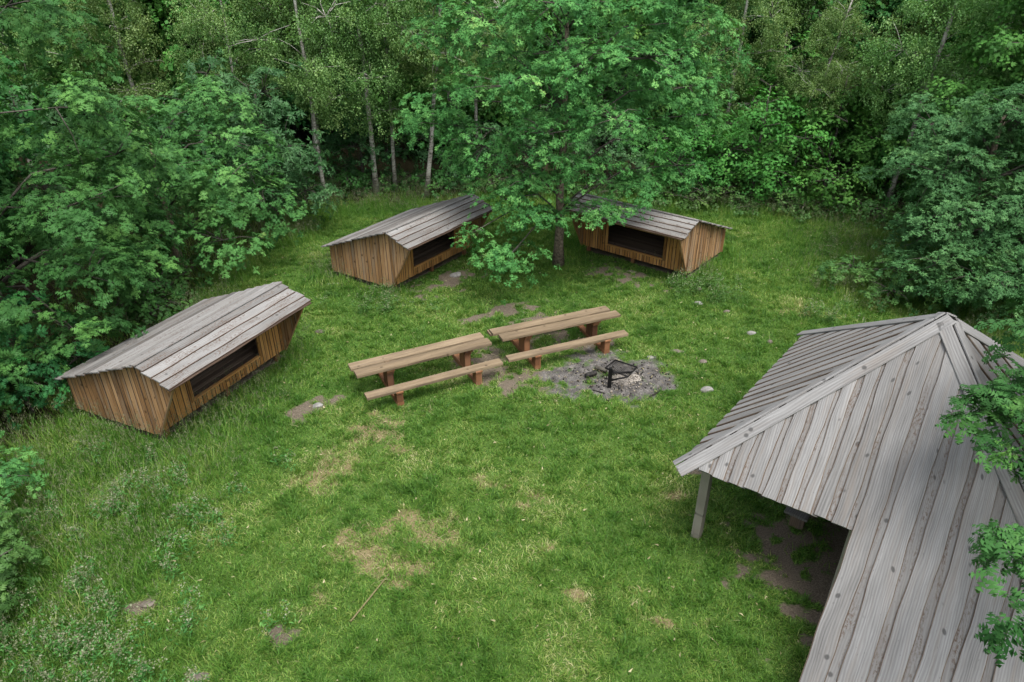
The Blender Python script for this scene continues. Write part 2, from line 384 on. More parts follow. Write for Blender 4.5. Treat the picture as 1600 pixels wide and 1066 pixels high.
def forest(x, y):
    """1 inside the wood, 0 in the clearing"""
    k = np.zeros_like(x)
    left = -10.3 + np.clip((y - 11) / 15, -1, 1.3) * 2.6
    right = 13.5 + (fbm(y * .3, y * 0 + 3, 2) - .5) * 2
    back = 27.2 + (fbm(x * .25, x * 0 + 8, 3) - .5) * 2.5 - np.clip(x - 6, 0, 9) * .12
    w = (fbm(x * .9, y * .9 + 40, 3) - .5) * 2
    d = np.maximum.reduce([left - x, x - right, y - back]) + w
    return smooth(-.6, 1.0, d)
def height(x, y):
    return (fbm(x * .35 + 3, y * .35, 3) - .5) * .10 * smooth(3, 8, np.hypot(x - 2, y - 13)) + (fbm(x * 2.1, y * 2.1, 2) - .5) * .035
def axis(lo, hi, step, far, g=1.35):
    c = list(np.arange(lo, hi + 1e-6, step)); s = step
    while c[-1] < far: s *= g; c.append(c[-1] + s)
    s = step; 
    while c[0] > -far: s *= g; c.insert(0, c[0] - s)
    return np.array(c)
gx = axis(-14, 15, .085, 600); gy = axis(3.5, 29, .085, 600)
X, Y = np.meshgrid(gx, gy); Z = height(X, Y)
nx, ny = len(gx), len(gy)
idx = np.arange(nx * ny).reshape(ny, nx)
Fg = np.stack([idx[:-1, :-1], idx[:-1, 1:], idx[1:, 1:], idx[1:, :-1]], -1).reshape(-1, 4)
bare, dry, ash, wood = masks(X.ravel(), Y.ravel())
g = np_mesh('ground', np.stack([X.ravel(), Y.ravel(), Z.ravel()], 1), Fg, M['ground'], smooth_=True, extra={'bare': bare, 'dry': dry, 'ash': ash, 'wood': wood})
tag(g, kind='structure')

# ================================================================== GRASS
def blades(name, P, Hh, Wd, lean, tint, mat, bend=True):
    """P (n,3) roots"""
    n = len(P); az = RS.rand(n) * 2 * PI; la = RS.rand(n) * 2 * PI
    wx, wy = np.cos(az) * Wd / 2, np.sin(az) * Wd / 2
    lx, ly = np.cos(la) * lean * Hh, np.sin(la) * lean * Hh
    hz = Hh * np.sqrt(np.clip(1 - lean ** 2, .05, 1))
    V = np.empty((n, 5, 3), np.float32)
    V[:, 0] = P - np.stack([wx, wy, np.zeros(n)], 1); V[:, 1] = P + np.stack([wx, wy, np.zeros(n)], 1)
    mid = P + np.stack([lx * .35, ly * .35, hz * .62], 1)
    V[:, 2] = mid + np.stack([wx, wy, np.zeros(n)], 1) * .8; V[:, 3] = mid - np.stack([wx, wy, np.zeros(n)], 1) * .8
    V[:, 4] = P + np.stack([lx * 1.1, ly * 1.1, hz], 1)
    b = (np.arange(n) * 5)[:, None]
    F = np.concatenate([b + [0, 1, 2], b + [0, 2, 3], b + [3, 2, 4]], 1).reshape(-1, 3)
    return np_mesh(name, V.reshape(-1, 3), F, mat, np.repeat(tint, 5))
def in_view(x, y, m=1.5):
    d = .87 * y + 4.43; return (np.abs(x) < d * .735 + m) & (y > 3.3)
def scatter(n, x0, x1, y0, y1, bias=0.0):
    x = RS.uniform(x0, x1, n); y = y0 + (y1 - y0) * RS.rand(n) ** (1 + bias); k = in_view(x, y)
    x, y = x[k], y[k]
    for sx, sy, t in SH:    # nothing grows through the huts
        a = (x - sx) * math.cos(t) + (y - sy) * math.sin(t); b = -(x - sx) * math.sin(t) + (y - sy) * math.cos(t)
        k = ~((a > .1) & (a < 4.02) & (b > .86) & (b < 3.45)); x, y = x[k], y[k]
    return x, y
# short lawn
x, y = scatter(1500000, -13, 15, 4.2, 28.5, .35)
ba, dr, as_, wo_ = masks(x, y)
patch = fbm(x * 1.1 + 30, y * 1.1, 4); tuft = fbm(x * 5.5, y * 5.5 + 9, 4)
u = RS.rand(len(x))
cover = (1 - smooth(.3, .62, ba)) * (1 - smooth(.22, .5, as_)) * (1 - .8 * smooth(.45, .95, dr)) * (1 - smooth(.2, .6, wo_) * .85) * (.5 + .5 * smooth(.3, .55, tuft))
k = u < cover; x, y, dr, patch, tuft = x[k], y[k], dr[k], patch[k], tuft[k]
tallness = smooth(-3.5, -6.5, x + (y - 10) * -.12 * (y < 12)) * smooth(15, 10, y)
hh = (.045 + .05 * RS.rand(len(x)) + .10 * smooth(.55, .72, tuft)) * (.7 + patch * .7)
hue = fbm(x * .55 + 70, y * .55, 3)
tint = .42 + (RS.rand(len(x)) - .5) * .66 + (patch - .5) * .6 + (hue - .5) * .5 - .22 * smooth(.56, .72, tuft) + dr * .35
blades('lawn_grass', np.stack([x, y, height(x, y) - .005], 1), hh, np.full(len(x), .0125) * (.6 + .8 * RS.rand(len(x))) * (1 + y * .018), .5 + .45 * RS.rand(len(x)), np.clip(tint, 0, 1), M['grass'])['kind'] = 'stuff'
# tall meadow grass round the edges
def edge_field(x, y):
    f = smooth(-4.3, -6.6, x) * smooth(16, 12, y)
    f = np.maximum(f, smooth(.1, .5, forest(x - .9, y)) * .9); f = np.maximum(f, smooth(.05, .4, forest(x, y + 1.5)) * .8); f = np.maximum(f, smooth(.1, .5, forest(x + 2.2, y)) * .75)
    for i, w in ((0, 1.0), (1, .9), (2, 1.0)):
        sx, sy, t = SH[i]; a = (x - sx) * math.cos(t) + (y - sy) * math.sin(t); b = -(x - sx) * math.sin(t) + (y - sy) * math.cos(t)
        da = np.maximum(-a, a - 4.1); db = np.maximum(.9 - b, b - 3.5); d = np.hypot(np.maximum(da, 0), np.maximum(db, 0))
        front = (b < .9) & (a > .4) & (a < 3.6)
        f = np.maximum(f, smooth(1.1, .1, d) * w * np.where(front, .12, 1))
    f = np.maximum(f, .55 * smooth(7, 10, x) * smooth(15.5, 18, y))
    f = f * smooth(.25, .55, fbm(x * 1.3 + 11, y * 1.3, 3) + .12)
    return f
x, y = scatter(420000, -13.5, 15, 4.2, 30)
f = edge_field(x, y); ba, dr, as_, wo_ = masks(x, y)
k = RS.rand(len(x)) < f * (1 - ba) * (1 - .7 * smooth(.6, 1, wo_)); x, y, f = x[k], y[k], f[k]
clump = fbm(x * 3, y * 3 + 50, 3)
hh = (.14 + .34 * RS.rand(len(x)) ** 1.4 * f) * (.5 + clump)
tint = .42 + (RS.rand(len(x)) - .5) * .62 + (fbm(x * .9, y * .9, 3) - .5) * .6
blades('tall_meadow_grass', np.stack([x, y, height(x, y) - .01], 1), hh, np.full(len(x), .013), .15 + .55 * RS.rand(len(x)), np.clip(tint, 0, 1), M['grass'])['kind'] = 'stuff'
# darker tufts and small finds on the lawn
x, y = scatter(2600, -9, 13, 4.4, 27); k = RS.rand(len(x)) < .55 * (masks(x, y)[2] < .1) * (masks(x, y)[0] < .3); x, y = x[k], y[k]
nb = 46; sz = RS.uniform(.05, .16, len(x)); cx_ = np.repeat(x, nb) + RS.normal(0, 1, len(x) * nb) * np.repeat(sz, nb); cy_ = np.repeat(y, nb) + RS.normal(0, 1, len(x) * nb) * np.repeat(sz, nb)
tt = np.clip(np.repeat(RS.uniform(.0, .55, len(x)), nb) + RS.normal(0, .1, len(cx_)), 0, 1)
blades('grass_tufts', np.stack([cx_, cy_, height(cx_, cy_) - .005], 1), .08 + .10 * RS.rand(len(cx_)), np.full(len(cx_), .012), .4 + .5 * RS.rand(len(cx_)), tt, M['grass'])['kind'] = 'stuff'
x, y = scatter(1500, -9, 13, 4.4, 26)
blades('scattered_dry_leaves', np.stack([x, y, height(x, y) + .05], 1), .03 + .05 * RS.rand(len(x)), np.full(len(x), .035), .95 + .045 * RS.rand(len(x)), RS.rand(len(x)), M['straw'])['kind'] = 'stuff'
# pale grass seed heads
x, y = scatter(120000, -13.5, 15, 4.2, 29)
f = edge_field(x, y) * smooth(.42, .62, fbm(x * .8 + 90, y * .8, 3) + .06 + .14 * (x < -5)); k = RS.rand(len(x)) < f * .7; x, y = x[k], y[k]
n = len(x); hz = .3 + .4 * RS.rand(n); la = RS.rand(n) * 6.28; ln = RS.rand(n) * .2
top = np.stack([x + np.cos(la) * ln, y + np.sin(la) * ln, height(x, y) + hz], 1)
m8 = 9; P = np.repeat(top, m8, 0) + RS.normal(0, 1, (n * m8, 3)) * [.02, .02, .055]
blades('grass_seed_heads', P, .022 + .03 * RS.rand(len(P)), np.full(len(P), .008), .2 + .7 * RS.rand(len(P)), np.clip(RS.rand(len(P)) * .8 + .1, 0, 1), M['seed'])['kind'] = 'stuff'
# loose straw lying on the lawn
x, y = scatter(60000, -9, 8, 4.5, 19)
ba, dr, as_, wo_ = masks(x, y); k = RS.rand(len(x)) < .018 + .30 * smooth(.2, .6, dr); x, y = x[k], y[k]
blades('loose_straw', np.stack([x, y, height(x, y) + .035], 1), .06 + .16 * RS.rand(len(x)), np.full(len(x), .006), .93 + .065 * RS.rand(len(x)), RS.rand(len(x)), M['straw'])['kind'] = 'stuff'

# ================================================================== LEAF TEMPLATES
def oak_leaf(L=.11, lobes=3):
    """lobed leaf along +x, normal +z; triangles"""
    V = []; F = []
    n = lobes; W = .34 * L
    mid = [(L * i / (n + .6), 0, .0) for i in range(n + 1)]
    for m in mid: V.append(m)
    for i in range(n):
        w = W * (.55 + .6 * math.sin(PI * (i + .9) / (n + .6)))
        xm = (mid[i][0] + mid[i + 1][0]) / 2 + .08 * L
        for sg in (1, -1):
            V.append((xm, sg * w, -.10 * L)); F.append((i, i + 1, len(V) - 1) if sg < 0 else (i + 1, i, len(V) - 1))
    V.append((L, 0, -.12 * L)); 
    V.append((mid[n][0] + .05 * L, W * .55, -.04 * L)); V.append((mid[n][0] + .05 * L, -W * .55, -.04 * L))
    a = len(V); F += [(n, a - 3, a - 2), (n, a - 1, a - 3)]
    return np.array(V), np.array(F)
def diamond(L=.06, W=.045):
    return np.array([(0, 0, 0), (L * .45, W / 2, -.1 * L), (L, 0, -.2 * L), (L * .45, -W / 2, -.1 * L)]), np.array([(0, 2, 1), (0, 3, 2)])
def maple_leaf(L=.13):
    pts = [(0, 0)]; ang = [-1.9, -1.3, -1.0, -.55, -.3, 0, .3, .55, 1.0, 1.3, 1.9]; rr = [.35, .75, .42, .9, .5, 1.0, .5, .9, .42, .75, .35]
    for a, r in zip(ang, rr): pts.append((.25 * L + math.cos(a) * r * L * .7, math.sin(a) * r * L * .62))
    pts[0] = (.2 * L, 0)
    V = np.array([(p[0], p[1], -.25 * (p[0] ** 2 + p[1] ** 2) / L) for p in pts]); F = np.array([(0, i, i + 1) for i in range(1, 11)])
    return V, F
def place(V, F, R, T):
    """template V placed by rotations R (n,3,3) and translations T (n,3)"""
    n = len(T); W = np.einsum('nij,kj->nki', R, V) + T[:, None, :]
    Fo = (F[None] + (np.arange(n) * len(V))[:, None, None]).reshape(-1, F.shape[1])
    return W.reshape(-1, 3), Fo
def frame(nrm, az, sc):
    """rotation matrices taking z to nrm, spun by az, scaled"""
    nrm = nrm / np.linalg.norm(nrm, axis=1, keepdims=True)
    ref = np.where(np.abs(nrm[:, 2:3]) < .95, [[0, 0, 1.]], [[1., 0, 0]])
    a = np.cross(ref, nrm); a /= np.linalg.norm(a, axis=1, keepdims=True); b = np.cross(nrm, a)
    c, s = np.cos(az)[:, None], np.sin(az)[:, None]
    x = a * c + b * s; y = -a * s + b * c
    return np.stack([x, y, nrm], 2) * sc[:, None, None]
def rosette(leaf, k, spread=.05, droop=.35, seed=0):
    r = np.random.RandomState(seed); V0, F0 = leaf; Vs = []; Fs = []; o = 0
    for i in range(k):
        az = i * 2.4 + r.uniform(-.3, .3); el = droop * r.uniform(-.4, 1.3) - .15 ; sc = r.uniform(.7, 1.15)
        roll = r.uniform(-.5, .5)
        ca, sa, ce, se = math.cos(az), math.sin(az), math.cos(el), math.sin(el)
        Rz = np.array([[ca, -sa, 0], [sa, ca, 0], [0, 0, 1]]); Ry = np.array([[ce, 0, se], [0, 1, 0], [-se, 0, ce]])
        Rx = np.array([[1, 0, 0], [0, math.cos(roll), -math.sin(roll)], [0, math.sin(roll), math.cos(roll)]])
        V = (V0 * sc + [spread * r.uniform(.1, 1), 0, 0]) @ (Rz @ Ry @ Rx).T + [0, 0, r.uniform(-.03, .03)]
        Vs.append(V); Fs.append(F0 + o); o += len(V)
    return np.concatenate(Vs), np.concatenate(Fs)
def strand(leaf, k, length, seed=0):
    r = np.random.RandomState(seed); V0, F0 = leaf; Vs = []; Fs = []; o = 0
    dx, dy = r.uniform(-.25, .25, 2)
    for i in range(k):
        t = (i + r.rand()) / k; az = r.uniform(0, 6.28); el = r.uniform(.2, 1.3)
        ca, sa, ce, se = math.cos(az), math.sin(az), math.cos(el), math.sin(el)
        R = np.array([[ca, -sa, 0], [sa, ca, 0], [0, 0, 1]]) @ np.array([[ce, 0, se], [0, 1, 0], [-se, 0, ce]])
        V = (V0 * r.uniform(.7, 1.2)) @ R.T + [dx * t ** .5 * length + r.uniform(-.11, .11), dy * t ** .5 * length + r.uniform(-.11, .11), -t * length]
        Vs.append(V); Fs.append(F0 + o); o += len(V)
    return np.concatenate(Vs), np.concatenate(Fs)
TPL = {
    'oak_near': [rosette(oak_leaf(.125, 3), 8, .05, .4, s) for s in range(3)],
    'oak_mid': [rosette(oak_leaf(.115, 2), 8, .06, .5, s) for s in range(3)],
    'oak_far': [rosette(diamond(.13, .075), 7, .06, .5, s) for s in range(3)],
    'small': [rosette(diamond(.07, .045), 9, .08, .6, s) for s in range(3)],
    'maple': [rosette(maple_leaf(.17), 4, .10, .45, s) for s in range(3)],
    'maple_far': [rosette(diamond(.17, .13), 5, .10, .5, s) for s in range(3)],
    'birch': [strand(diamond(.068, .055), 14, .26, s) for s in range(4)],
    'rowan': [rosette(diamond(.17, .05), 9, .03, .5, s) for s in range(3)],
}
def crown_mesh(name, lobes, tpl, mat, dens=1.0, parent=None, sub_r=.55, flat=.22, seed=1, tips=None, up=.8, size=1.0, shell=.45, base_tint=.45, fill=1.0):
    """lobes: (centre, (rx, ry, rz)); sprays of leaf clusters are spread through each lobe, thicker towards its skin"""
    r = np.random.RandomState(seed); Vs = []; Fs = []; Ts = []; off = 0; allP = []; allN = []; allT = []; twig = []
    for c, rad in lobes:
        c = np.array(c, float); rad = np.array(rad, float)
        area = (rad[0] * rad[1] + rad[0] * rad[2] + rad[1] * rad[2]) * 4.19
        ns = max(7, int(area * .42 * fill / (sub_r ** 2)))
        d = r.normal(0, 1, (ns, 3)); d /= np.linalg.norm(d, axis=1, keepdims=True)
        keep = r.rand(ns) < np.where(d[:, 2] < -.35, .55, 1.0); d = d[keep]; ns = len(d)
        rr = (shell + (1 - shell) * r.rand(ns) ** .6) * (1 + .16 * r.normal(0, 1, ns))
        C = c + d * rad * rr[:, None]
        ndir = d * .55 + np.array([0, 0, up]) + r.normal(0, .22, (ns, 3))
        k = max(2, int(16 * dens * (sub_r / .55) ** 2)); stint = r.normal(0, .10, ns)
        for i in range(ns):
            if C[i, 2] < .15: continue
            R1 = frame(ndir[i:i + 1], np.array([r.rand() * 6.28]), np.ones(1))[0]
            q = r.normal(0, .5, (k, 3)) * [sub_r * r.uniform(.8, 1.4), sub_r, sub_r * flat]
            q[:, 2] -= (q[:, 0] ** 2 + q[:, 1] ** 2) / sub_r * .45
            P = C[i] + q @ R1.T; P = P[P[:, 2] > .06]
            allP.append(P); N = ndir[i] + (P - C[i]) * .8 + r.normal(0, .2, (len(P), 3)); allN.append(N); allT.append(np.full(len(P), base_tint + stint[i]))
            twig.append((c, C[i]))
    P = np.concatenate(allP); N = np.concatenate(allN); T = np.concatenate(allT); N[:, 2] = np.maximum(N[:, 2], -.2)
    if tpl == 'birch': N = np.array([[0, 0, 1.]]) + r.normal(0, .18, P.shape)
    v = r.randint(0, len(TPL[tpl]), len(P))
    for j, (TV, TF) in enumerate(TPL[tpl]):
        s = v == j
        if not s.any(): continue
        Wv, Wf = place(TV, TF, frame(N[s], r.rand(s.sum()) * 6.28, size * r.uniform(.75, 1.2, s.sum())), P[s])
        Vs.append(Wv); Fs.append(Wf + off); off += len(Wv)
        per = len(TV); tt = np.repeat(T[s] + r.normal(0, .10, s.sum()), per)
        Ts.append(tt)
    o = np_mesh(name, np.concatenate(Vs), np.concatenate(Fs), mat, np.clip(np.concatenate(Ts), 0, 1), parent)
    return o, twig

def limb_mesh(base, trunk_top, r0, lobes, twig, mat, name, parent, lean=(0, 0), r_top=.35, seed=0, twigs=60, limb_r=.42, segs=9):
    """trunk as one tube, limbs as a second mesh (child 'branches')"""
    rd = random.Random(seed); T = Tubes(); pts = []; rad = []
    bx, by = base; 
    for i in range(segs + 1):
        t = i / segs; z = trunk_top * t
        pts.append((bx + lean[0] * t + rd.uniform(-.04, .04) * (i > 0), by + lean[1] * t + rd.uniform(-.04, .04) * (i > 0), z - .06 * (i == 0)))
        rad.append(r0 * (1.35 if i == 0 else 1.0) * (1 - (1 - r_top) * t))
    T.tube(pts, rad, 10, .05)
    tr = T.build('trunk', mat, parent)
    B = Tubes()
    for c, rd_ in lobes:
        c = Vector(c); z = max(trunk_top * .22, min(trunk_top * .97, c.z - .45 * (c - Vector(pts[-1])).to_2d().length)); t = z / trunk_top; i = min(segs - 1, int(t * segs)); s = Vector(pts[i]).lerp(Vector(pts[i + 1]), t * segs - i)
        m = s.lerp(c, .5) + Vector((rd.uniform(-.2, .2), rd.uniform(-.2, .2), .18 * (c - s).length))
        rr = max(.014, r0 * limb_r * (1 - .5 * t))
        B.tube([s, s.lerp(m, .5) + Vector((0, 0, .08)), m, m.lerp(c, .55), c], [rr, rr * .85, rr * .7, rr * .5, rr * .35], 6)
    tw = rd.sample(twig, min(twigs, len(twig)))
    for c, p in tw:
        c, p = Vector(c), Vector(p); m = c.lerp(p, .5) + Vector((rd.uniform(-.12, .12), rd.uniform(-.12, .12), rd.uniform(0, .15)))
        B.tube([c, m, p], [.02, .013, .006], 4)
    B.build('branches', M['branch'] if mat is not M['birch_bark'] else mat, parent)
    return tr

def lobes_around(cx, cy, z0, z1, rx, n, seed, rz=.9, taper=.35, jitter=.25):
    """a crown made of limb-sized masses spiralling up the trunk"""
    rd = random.Random(seed); L = []
    for i in range(n):
        t = (i + .5) / n; z = z0 + (z1 - z0) * t
        R = rx * (math.sin(PI * (.18 + .72 * t)) ** .8) * (1 - taper * t); a = i * 2.4 + rd.uniform(-.4, .4)
        q = R * rd.uniform(.45, .8)
        s = R * rd.uniform(.42, .6) + .25
        L.append(((cx + math.cos(a) * q, cy + math.sin(a) * q, z + rd.uniform(-.2, .2)), (s, s, rz * s * .75)))
    L.append(((cx, cy, z1), (rx * .4, rx * .4, rz)))
    return L
def tree(name, label, cat, x, y, trunk_h, r0, lobes, tpl, mat, bark, seed, group=None, lean=(0, 0), dens=1.0, sub_r=.55, twigs=60, limb_r=.36, **kw):
    """lobes are given relative to the foot of the trunk"""
    t = thing(name, label, cat, (x, y, float(height(np.array([x]), np.array([y]))[0])), 0, group)
    o, tw = crown_mesh('crown', lobes, tpl, mat, dens, t, sub_r, seed=seed, **kw)
    limb_mesh((0, 0), trunk_h, r0, lobes, tw, bark, 'trunk', t, lean=lean, seed=seed, twigs=twigs, limb_r=limb_r)
    return t
def copy_tree(src, x, y, rz, sc, label, group=None):
    c = src.copy(); COL.objects.link(c); c.location = (x, y, 0); c.rotation_euler = (0, 0, rz); c.scale = (sc, sc, sc)
    if 'group' in c: del c['group']
    c['label'] = label
    if group: c['group'] = group
    for ch in list(src.children):
        d = ch.copy(); COL.objects.link(d); d.parent = c
    return c

#@@SHELTERS
# ================================================================== SLEEPING SHELTERS
def shelter(i, label, seed, mirror=False):
    random.seed(seed)
    x, y, t = SH[i]
    th = thing('sleeping_shelter', label, 'shelter', (x, y, 0), t, 'open fronted sleeping shelters round the lawn')
    L = 4.12; zf, rb, zr, bb, zb = 1.66, .84, 1.96, 3.53, .93; wb = .90; z0 = .22
    X = Vector((1, 0, 0))
    # front slope: four lapped planks running along the ridge, overhanging the ends a little
    f = Vector((0, rb, zr - zf)); fl = f.length; f.normalize(); fn = X.cross(f).normalized()
    W = Wood(); n = 4; p = fl / n
    for k in range(n):
        lift = .014 + .020
        o = Vector((-.03 + random.uniform(-.02, .02), 0, zf)) + f * (p * k - .03) + fn * .045
        # each board laps over the one below it
        yd = (f * (p + .05) - fn * .034).normalized()
        W.board(o, X, yd, fn, L + .06 + random.uniform(-.03, .03), p + .028, .028, 0, random.uniform(.15, .85), 16, .014, 0, 1)
        W.board(o - fn * .030 - f * .034, X, f, fn, L + .02, .07, .024, 1, None, 18, .012)
    W.build('roof', [M['hut_roof'], M['roof_brown']], th)
    b = Vector((0, bb - rb, zb - zr)); bl = b.length; b.normalize(); bn = X.cross(b).normalized()
    W = Wood(); n = 10; p = bl / n
    for k in range(n):
        o = Vector((-.05 + random.uniform(-.03, .03), rb, zr)) + b * (p * (k + 1) + .03) + bn * .050
        yd = (-b * (p + .05) - bn * .036).normalized()
        W.board(o, X, yd, bn, L + .10 + random.uniform(-.06, .06), p + .05, .026, 0, None, 16, .018, 0, 1)
    W.board(Vector((-.03, rb - .06, zr + .045)), X, Vector((0, 1, -.15)).normalized(), Vector((0, .15, 1)).normalized(), L + .06, .15, .024, 0, .6, 14, .006)
    o = W.build('roof', [M['hut_roof'], M['roof_brown']], th)
    # gable walls with the slanting front edge
    def top(bq): return (zf + (zr - zf) * bq / rb if bq < rb else zr + (zb - zr) * (bq - rb) / (bb - rb)) - .02
    for ax, sg in ((.13, -1), (L - .13, 1)):
        W = Wood(); bq = .10
        while bq < bb - .16:
            w = random.uniform(.085, .165); e = min(bq + w, bb - .14)
            def low(q): return z0 + (zf - .1 - z0) * max(0, (wb - q) / (wb - .1)) if q < wb else z0 - .03 - .04 * ((q - wb) / 2.6)
            A = [(ax, bq + .004, low(bq)), (ax, bq + .004, top(bq))]; B2 = [(ax, e - .004, low(e)), (ax, e - .004, top(e))]
            j = random.uniform(0, .012) * sg
            A = [(q[0] + j, q[1], q[2] + random.uniform(-.01, .01)) for q in A]; B2 = [(q[0] + j, q[1], q[2]) for q in B2]
            W.strip(A, B2, (sg, 0, 0), .024, 0, random.uniform(.15, .85), 0, 1, .006)
            bq = e
        W.build('gable_wall', [M['wall'], M['roof_brown']], th)
        W = Wood()   # trim along the slanting edge
        s0 = Vector((ax + sg * .016, .10, zf - .08)); s1 = Vector((ax + sg * .016, wb, z0 - .02)); d = (s1 - s0).normalized()
        W.board(s0 - Vector((0, .045, 0)), d, Vector((0, 1, 0)), Vector((sg, 0, 0)), (s1 - s0).length, .03, .06, 0, .5)
        W.build('edge_trim', M['wall'], th)
    # front wall: posts of boards at each end, a low board wall under the opening
    oa, ob_, oz = 1.13, 3.12, .46
    W = Wood(); a = .16
    while a < L - .16:
        w = random.uniform(.075, .14); e = min(a + w, L - .145)
        if a < oa < e: e = oa
        if a < ob_ < e: e = ob_
        hi = oz if oa - .01 < (a + e) / 2 < ob_ else top(wb) - .05
        yy = wb + random.uniform(-.006, .006)
        W.strip([(a + .004, yy, z0 + random.uniform(-.015, .015)), (a + .004, yy, hi)], [(e - .004, yy, z0), (e - .004, yy, hi)], (0, -1, 0), .024, 0, random.uniform(.2, .85), 0, 1, .006)
        a = e
    W.build('front_wall', [M['wall_warm'], M['roof_brown']], th)
    W = Wood()
    for a in (oa - .09, ob_ + .005): W.board((a, wb - .034, oz - .02), (0, 0, 1), (1, 0, 0), (0, -1, 0), top(wb) - .05 - oz, .085, .03)
    W.board((oa - .02, wb - .03, oz + .022), (1, 0, 0), (0, 1, 0), (0, 0, 1), ob_ - oa + .04, .09, .03, 0, .7)
    W.build('opening_frame', M['wall_warm'], th)
    W = Wood(); q = wb + .07; 
    while q < bb - .25:
        W.board((.17, q, oz - .06), (1, 0, 0), (0, 1, 0), (0, 0, 1), L - .34, .115, .025); q += .125
    W.build('floor', M['floor'], th)
    W = Wood(); a = .16
    while a < L - .2:
        W.board((a, bb - .16, z0 - .05), (0, 0, 1), (1, 0, 0), (0, 1, 0), top(bb - .16) - z0 + .04, .15, .024); a += .156
    W.build('back_wall', M['wall'], th)
    W = Wood()
    W.board((.0, .045, zf - .095), (1, 0, 0), (0, 0, 1), (0, -1, 0), L, .10, .03, 0, .6); W.build('fascia', M['wall'], th)
    W = Wood()
    for a in (.3, 1.3, 2.3, 3.3, 3.8): W.box((a, (.1 + rb) / 2, (zf + zr) / 2 - .09), .05, rb - .1, .09, x=(1, 0, 0), z=tuple(fn))
    for a in (.3, 1.3, 2.3, 3.3, 3.8): W.box((a, (bb + rb) / 2, (zb + zr) / 2 - .09), .05, bl - .2, .09, x=(1, 0, 0), z=tuple(bn))
    W.build('rafters', M['floor'], th)
    for a in (.35, 2.06, 3.75):
        for q in (wb + .10, bb - .35):
            W = Wood(); W.box((a, q, .12), .11, .11, .36, tint=.4); W.build('foot', M['trestle'], th)
    return th
shelter(0, 'grey roofed wooden shelter nearest the camera, at the left under the oaks', 3)
shelter(1, 'wooden shelter behind the tables, left of the lone oak, right end under leaves', 4)
shelter(2, 'wooden shelter right of the lone oak, its dark opening facing the fire pit', 6)

#@@TABLES
# ================================================================== PICNIC TABLES
def picnic_table(x, y, t, label, seed, shift):
    random.seed(seed)
    th = thing('picnic_table', label, 'picnic table', (x, y, 0), t, 'long plank tables with fixed benches')
    L = 3.28; X = (1, 0, 0); Yv = (0, 1, 0); Zv = (0, 0, 1)
    for nm, o, w, z, T in (('tabletop_plank', .555, .27, .75, .07), ('tabletop_plank', .90, .26, .75, .07), ('seat', .06, .235, .45, .07), ('seat', 1.42, .235, .45, .07)):
        dx = random.uniform(-.05, .05)
        if o == .90: dx = -.09 * shift
        W = Wood(); W.board((dx, o, z), X, Yv, Zv, L, w, T, 0, random.uniform(.35, .7), 10, .004); W.build(nm, M['plank'], th)
    for a in (.74, 2.66):
        W = Wood()
        W.box((a, .87, .06), .16, 1.62, .12)                          # ground beam
        for q in (.16, 1.54): W.box((a, q, .255), .15, .21, .27)       # seat blocks
        W.box((a, .87, .32), .15, .34, .40); W.box((a, .87, .56), .17, .42, .09); W.box((a, .87, .65), .18, .54, .09)   # pedestal and corbels
        for q in (.16, 1.54): W.box((a, q, .376), .17, .26, .035)
        W.build('trestle', M['trestle'], th)
    return th
picnic_table(-3.117, 12.455, .466, 'long plank picnic table with benches, the nearer one to the left shelter', 31, 1)
picnic_table(-.024, 14.052, .406, 'long plank picnic table with benches, the one beside the fire pit', 37, 1)

# ================================================================== FIRE PLACE
def rock(name, x, y, z, sx, sy, sz, rot, mat, seed, label=None, cat=None, group=None, rough=.16):
    import bmesh
    bm = bmesh.new(); bmesh.ops.create_icosphere(bm, subdivisions=3, radius=1)
    r = np.random.RandomState(seed); ph = r.rand(6) * 9; dirs = r.normal(0, 1, (9, 3)); dirs /= np.linalg.norm(dirs, axis=1, keepdims=True); cut = r.uniform(.62, .9, 9)
    for v in bm.verts:
        p = np.array(v.co)
        for d, c in zip(dirs, cut):
            q = p @ d
            if q > c: p = p - d * (q - c) * .85
        p = p * (1 + rough * .35 * (math.sin(p[0] * 7 + ph[0]) + math.sin(p[1] * 8 + ph[1]) * math.sin(p[2] * 6 + ph[2])) * .5)
        v.co = (p[0] * sx, p[1] * sy, p[2] * sz)
    me = bpy.data.meshes.new(name); bm.to_mesh(me); bm.free(); me.materials.append(mat)
    me.polygons.foreach_set('use_smooth', np.ones(len(me.polygons), bool))
    o = bpy.data.objects.new(name, me); COL.objects.link(o); o.location = (x, y, z); o.rotation_euler = (0, 0, rot)
    if label: tag(o, label, cat, group)
    return o
gr = thing('fire_grill', 'black iron swing grill on a post over the ash of the fire pit', 'grill', (2.27, 13.62, 0))
W = Wood(); W.box((0, 0, .24), .085, .085, .56); W.build('post', M['iron'], gr)
T = Tubes()
g0 = Vector((-.02, .55, .36)); gu = Vector((.62, .20, 0)); gv = Vector((.40, -.52, 0)); g0 = Vector((-.05, .62, .38)); gu = Vector((.78, -.12, 0)); gv = Vector((.02, -.62, 0))
gA = Vector((.20, .66, .34)); gB = Vector((.68, .34, .34)); gC = Vector((.40, -.08, .34)); gD = Vector((-.08, .30, .34))
for a, b in ((gA, gB), (gB, gC), (gC, gD), (gD, gA)): T.tube([a, b], [.018, .018], 6)
T.build('grate_frame', M['iron'], gr)
T = Tubes()
for k in range(1, 15): T.tube([gA.lerp(gB, k / 15), gD.lerp(gC, k / 15)], [.0045, .0045], 4)
for k in range(1, 11): T.tube([gA.lerp(gD, k / 11), gB.lerp(gC, k / 11)], [.0045, .0045], 4)
T.build('grate_mesh', M['iron'], gr)
T = Tubes(); T.tube([(0, 0, .40), gB.lerp(gC, .55)], [.028, .024], 6); T.tube([(0, 0, .18), gC], [.024, .022], 6); T.build('arm', M['iron'], gr)
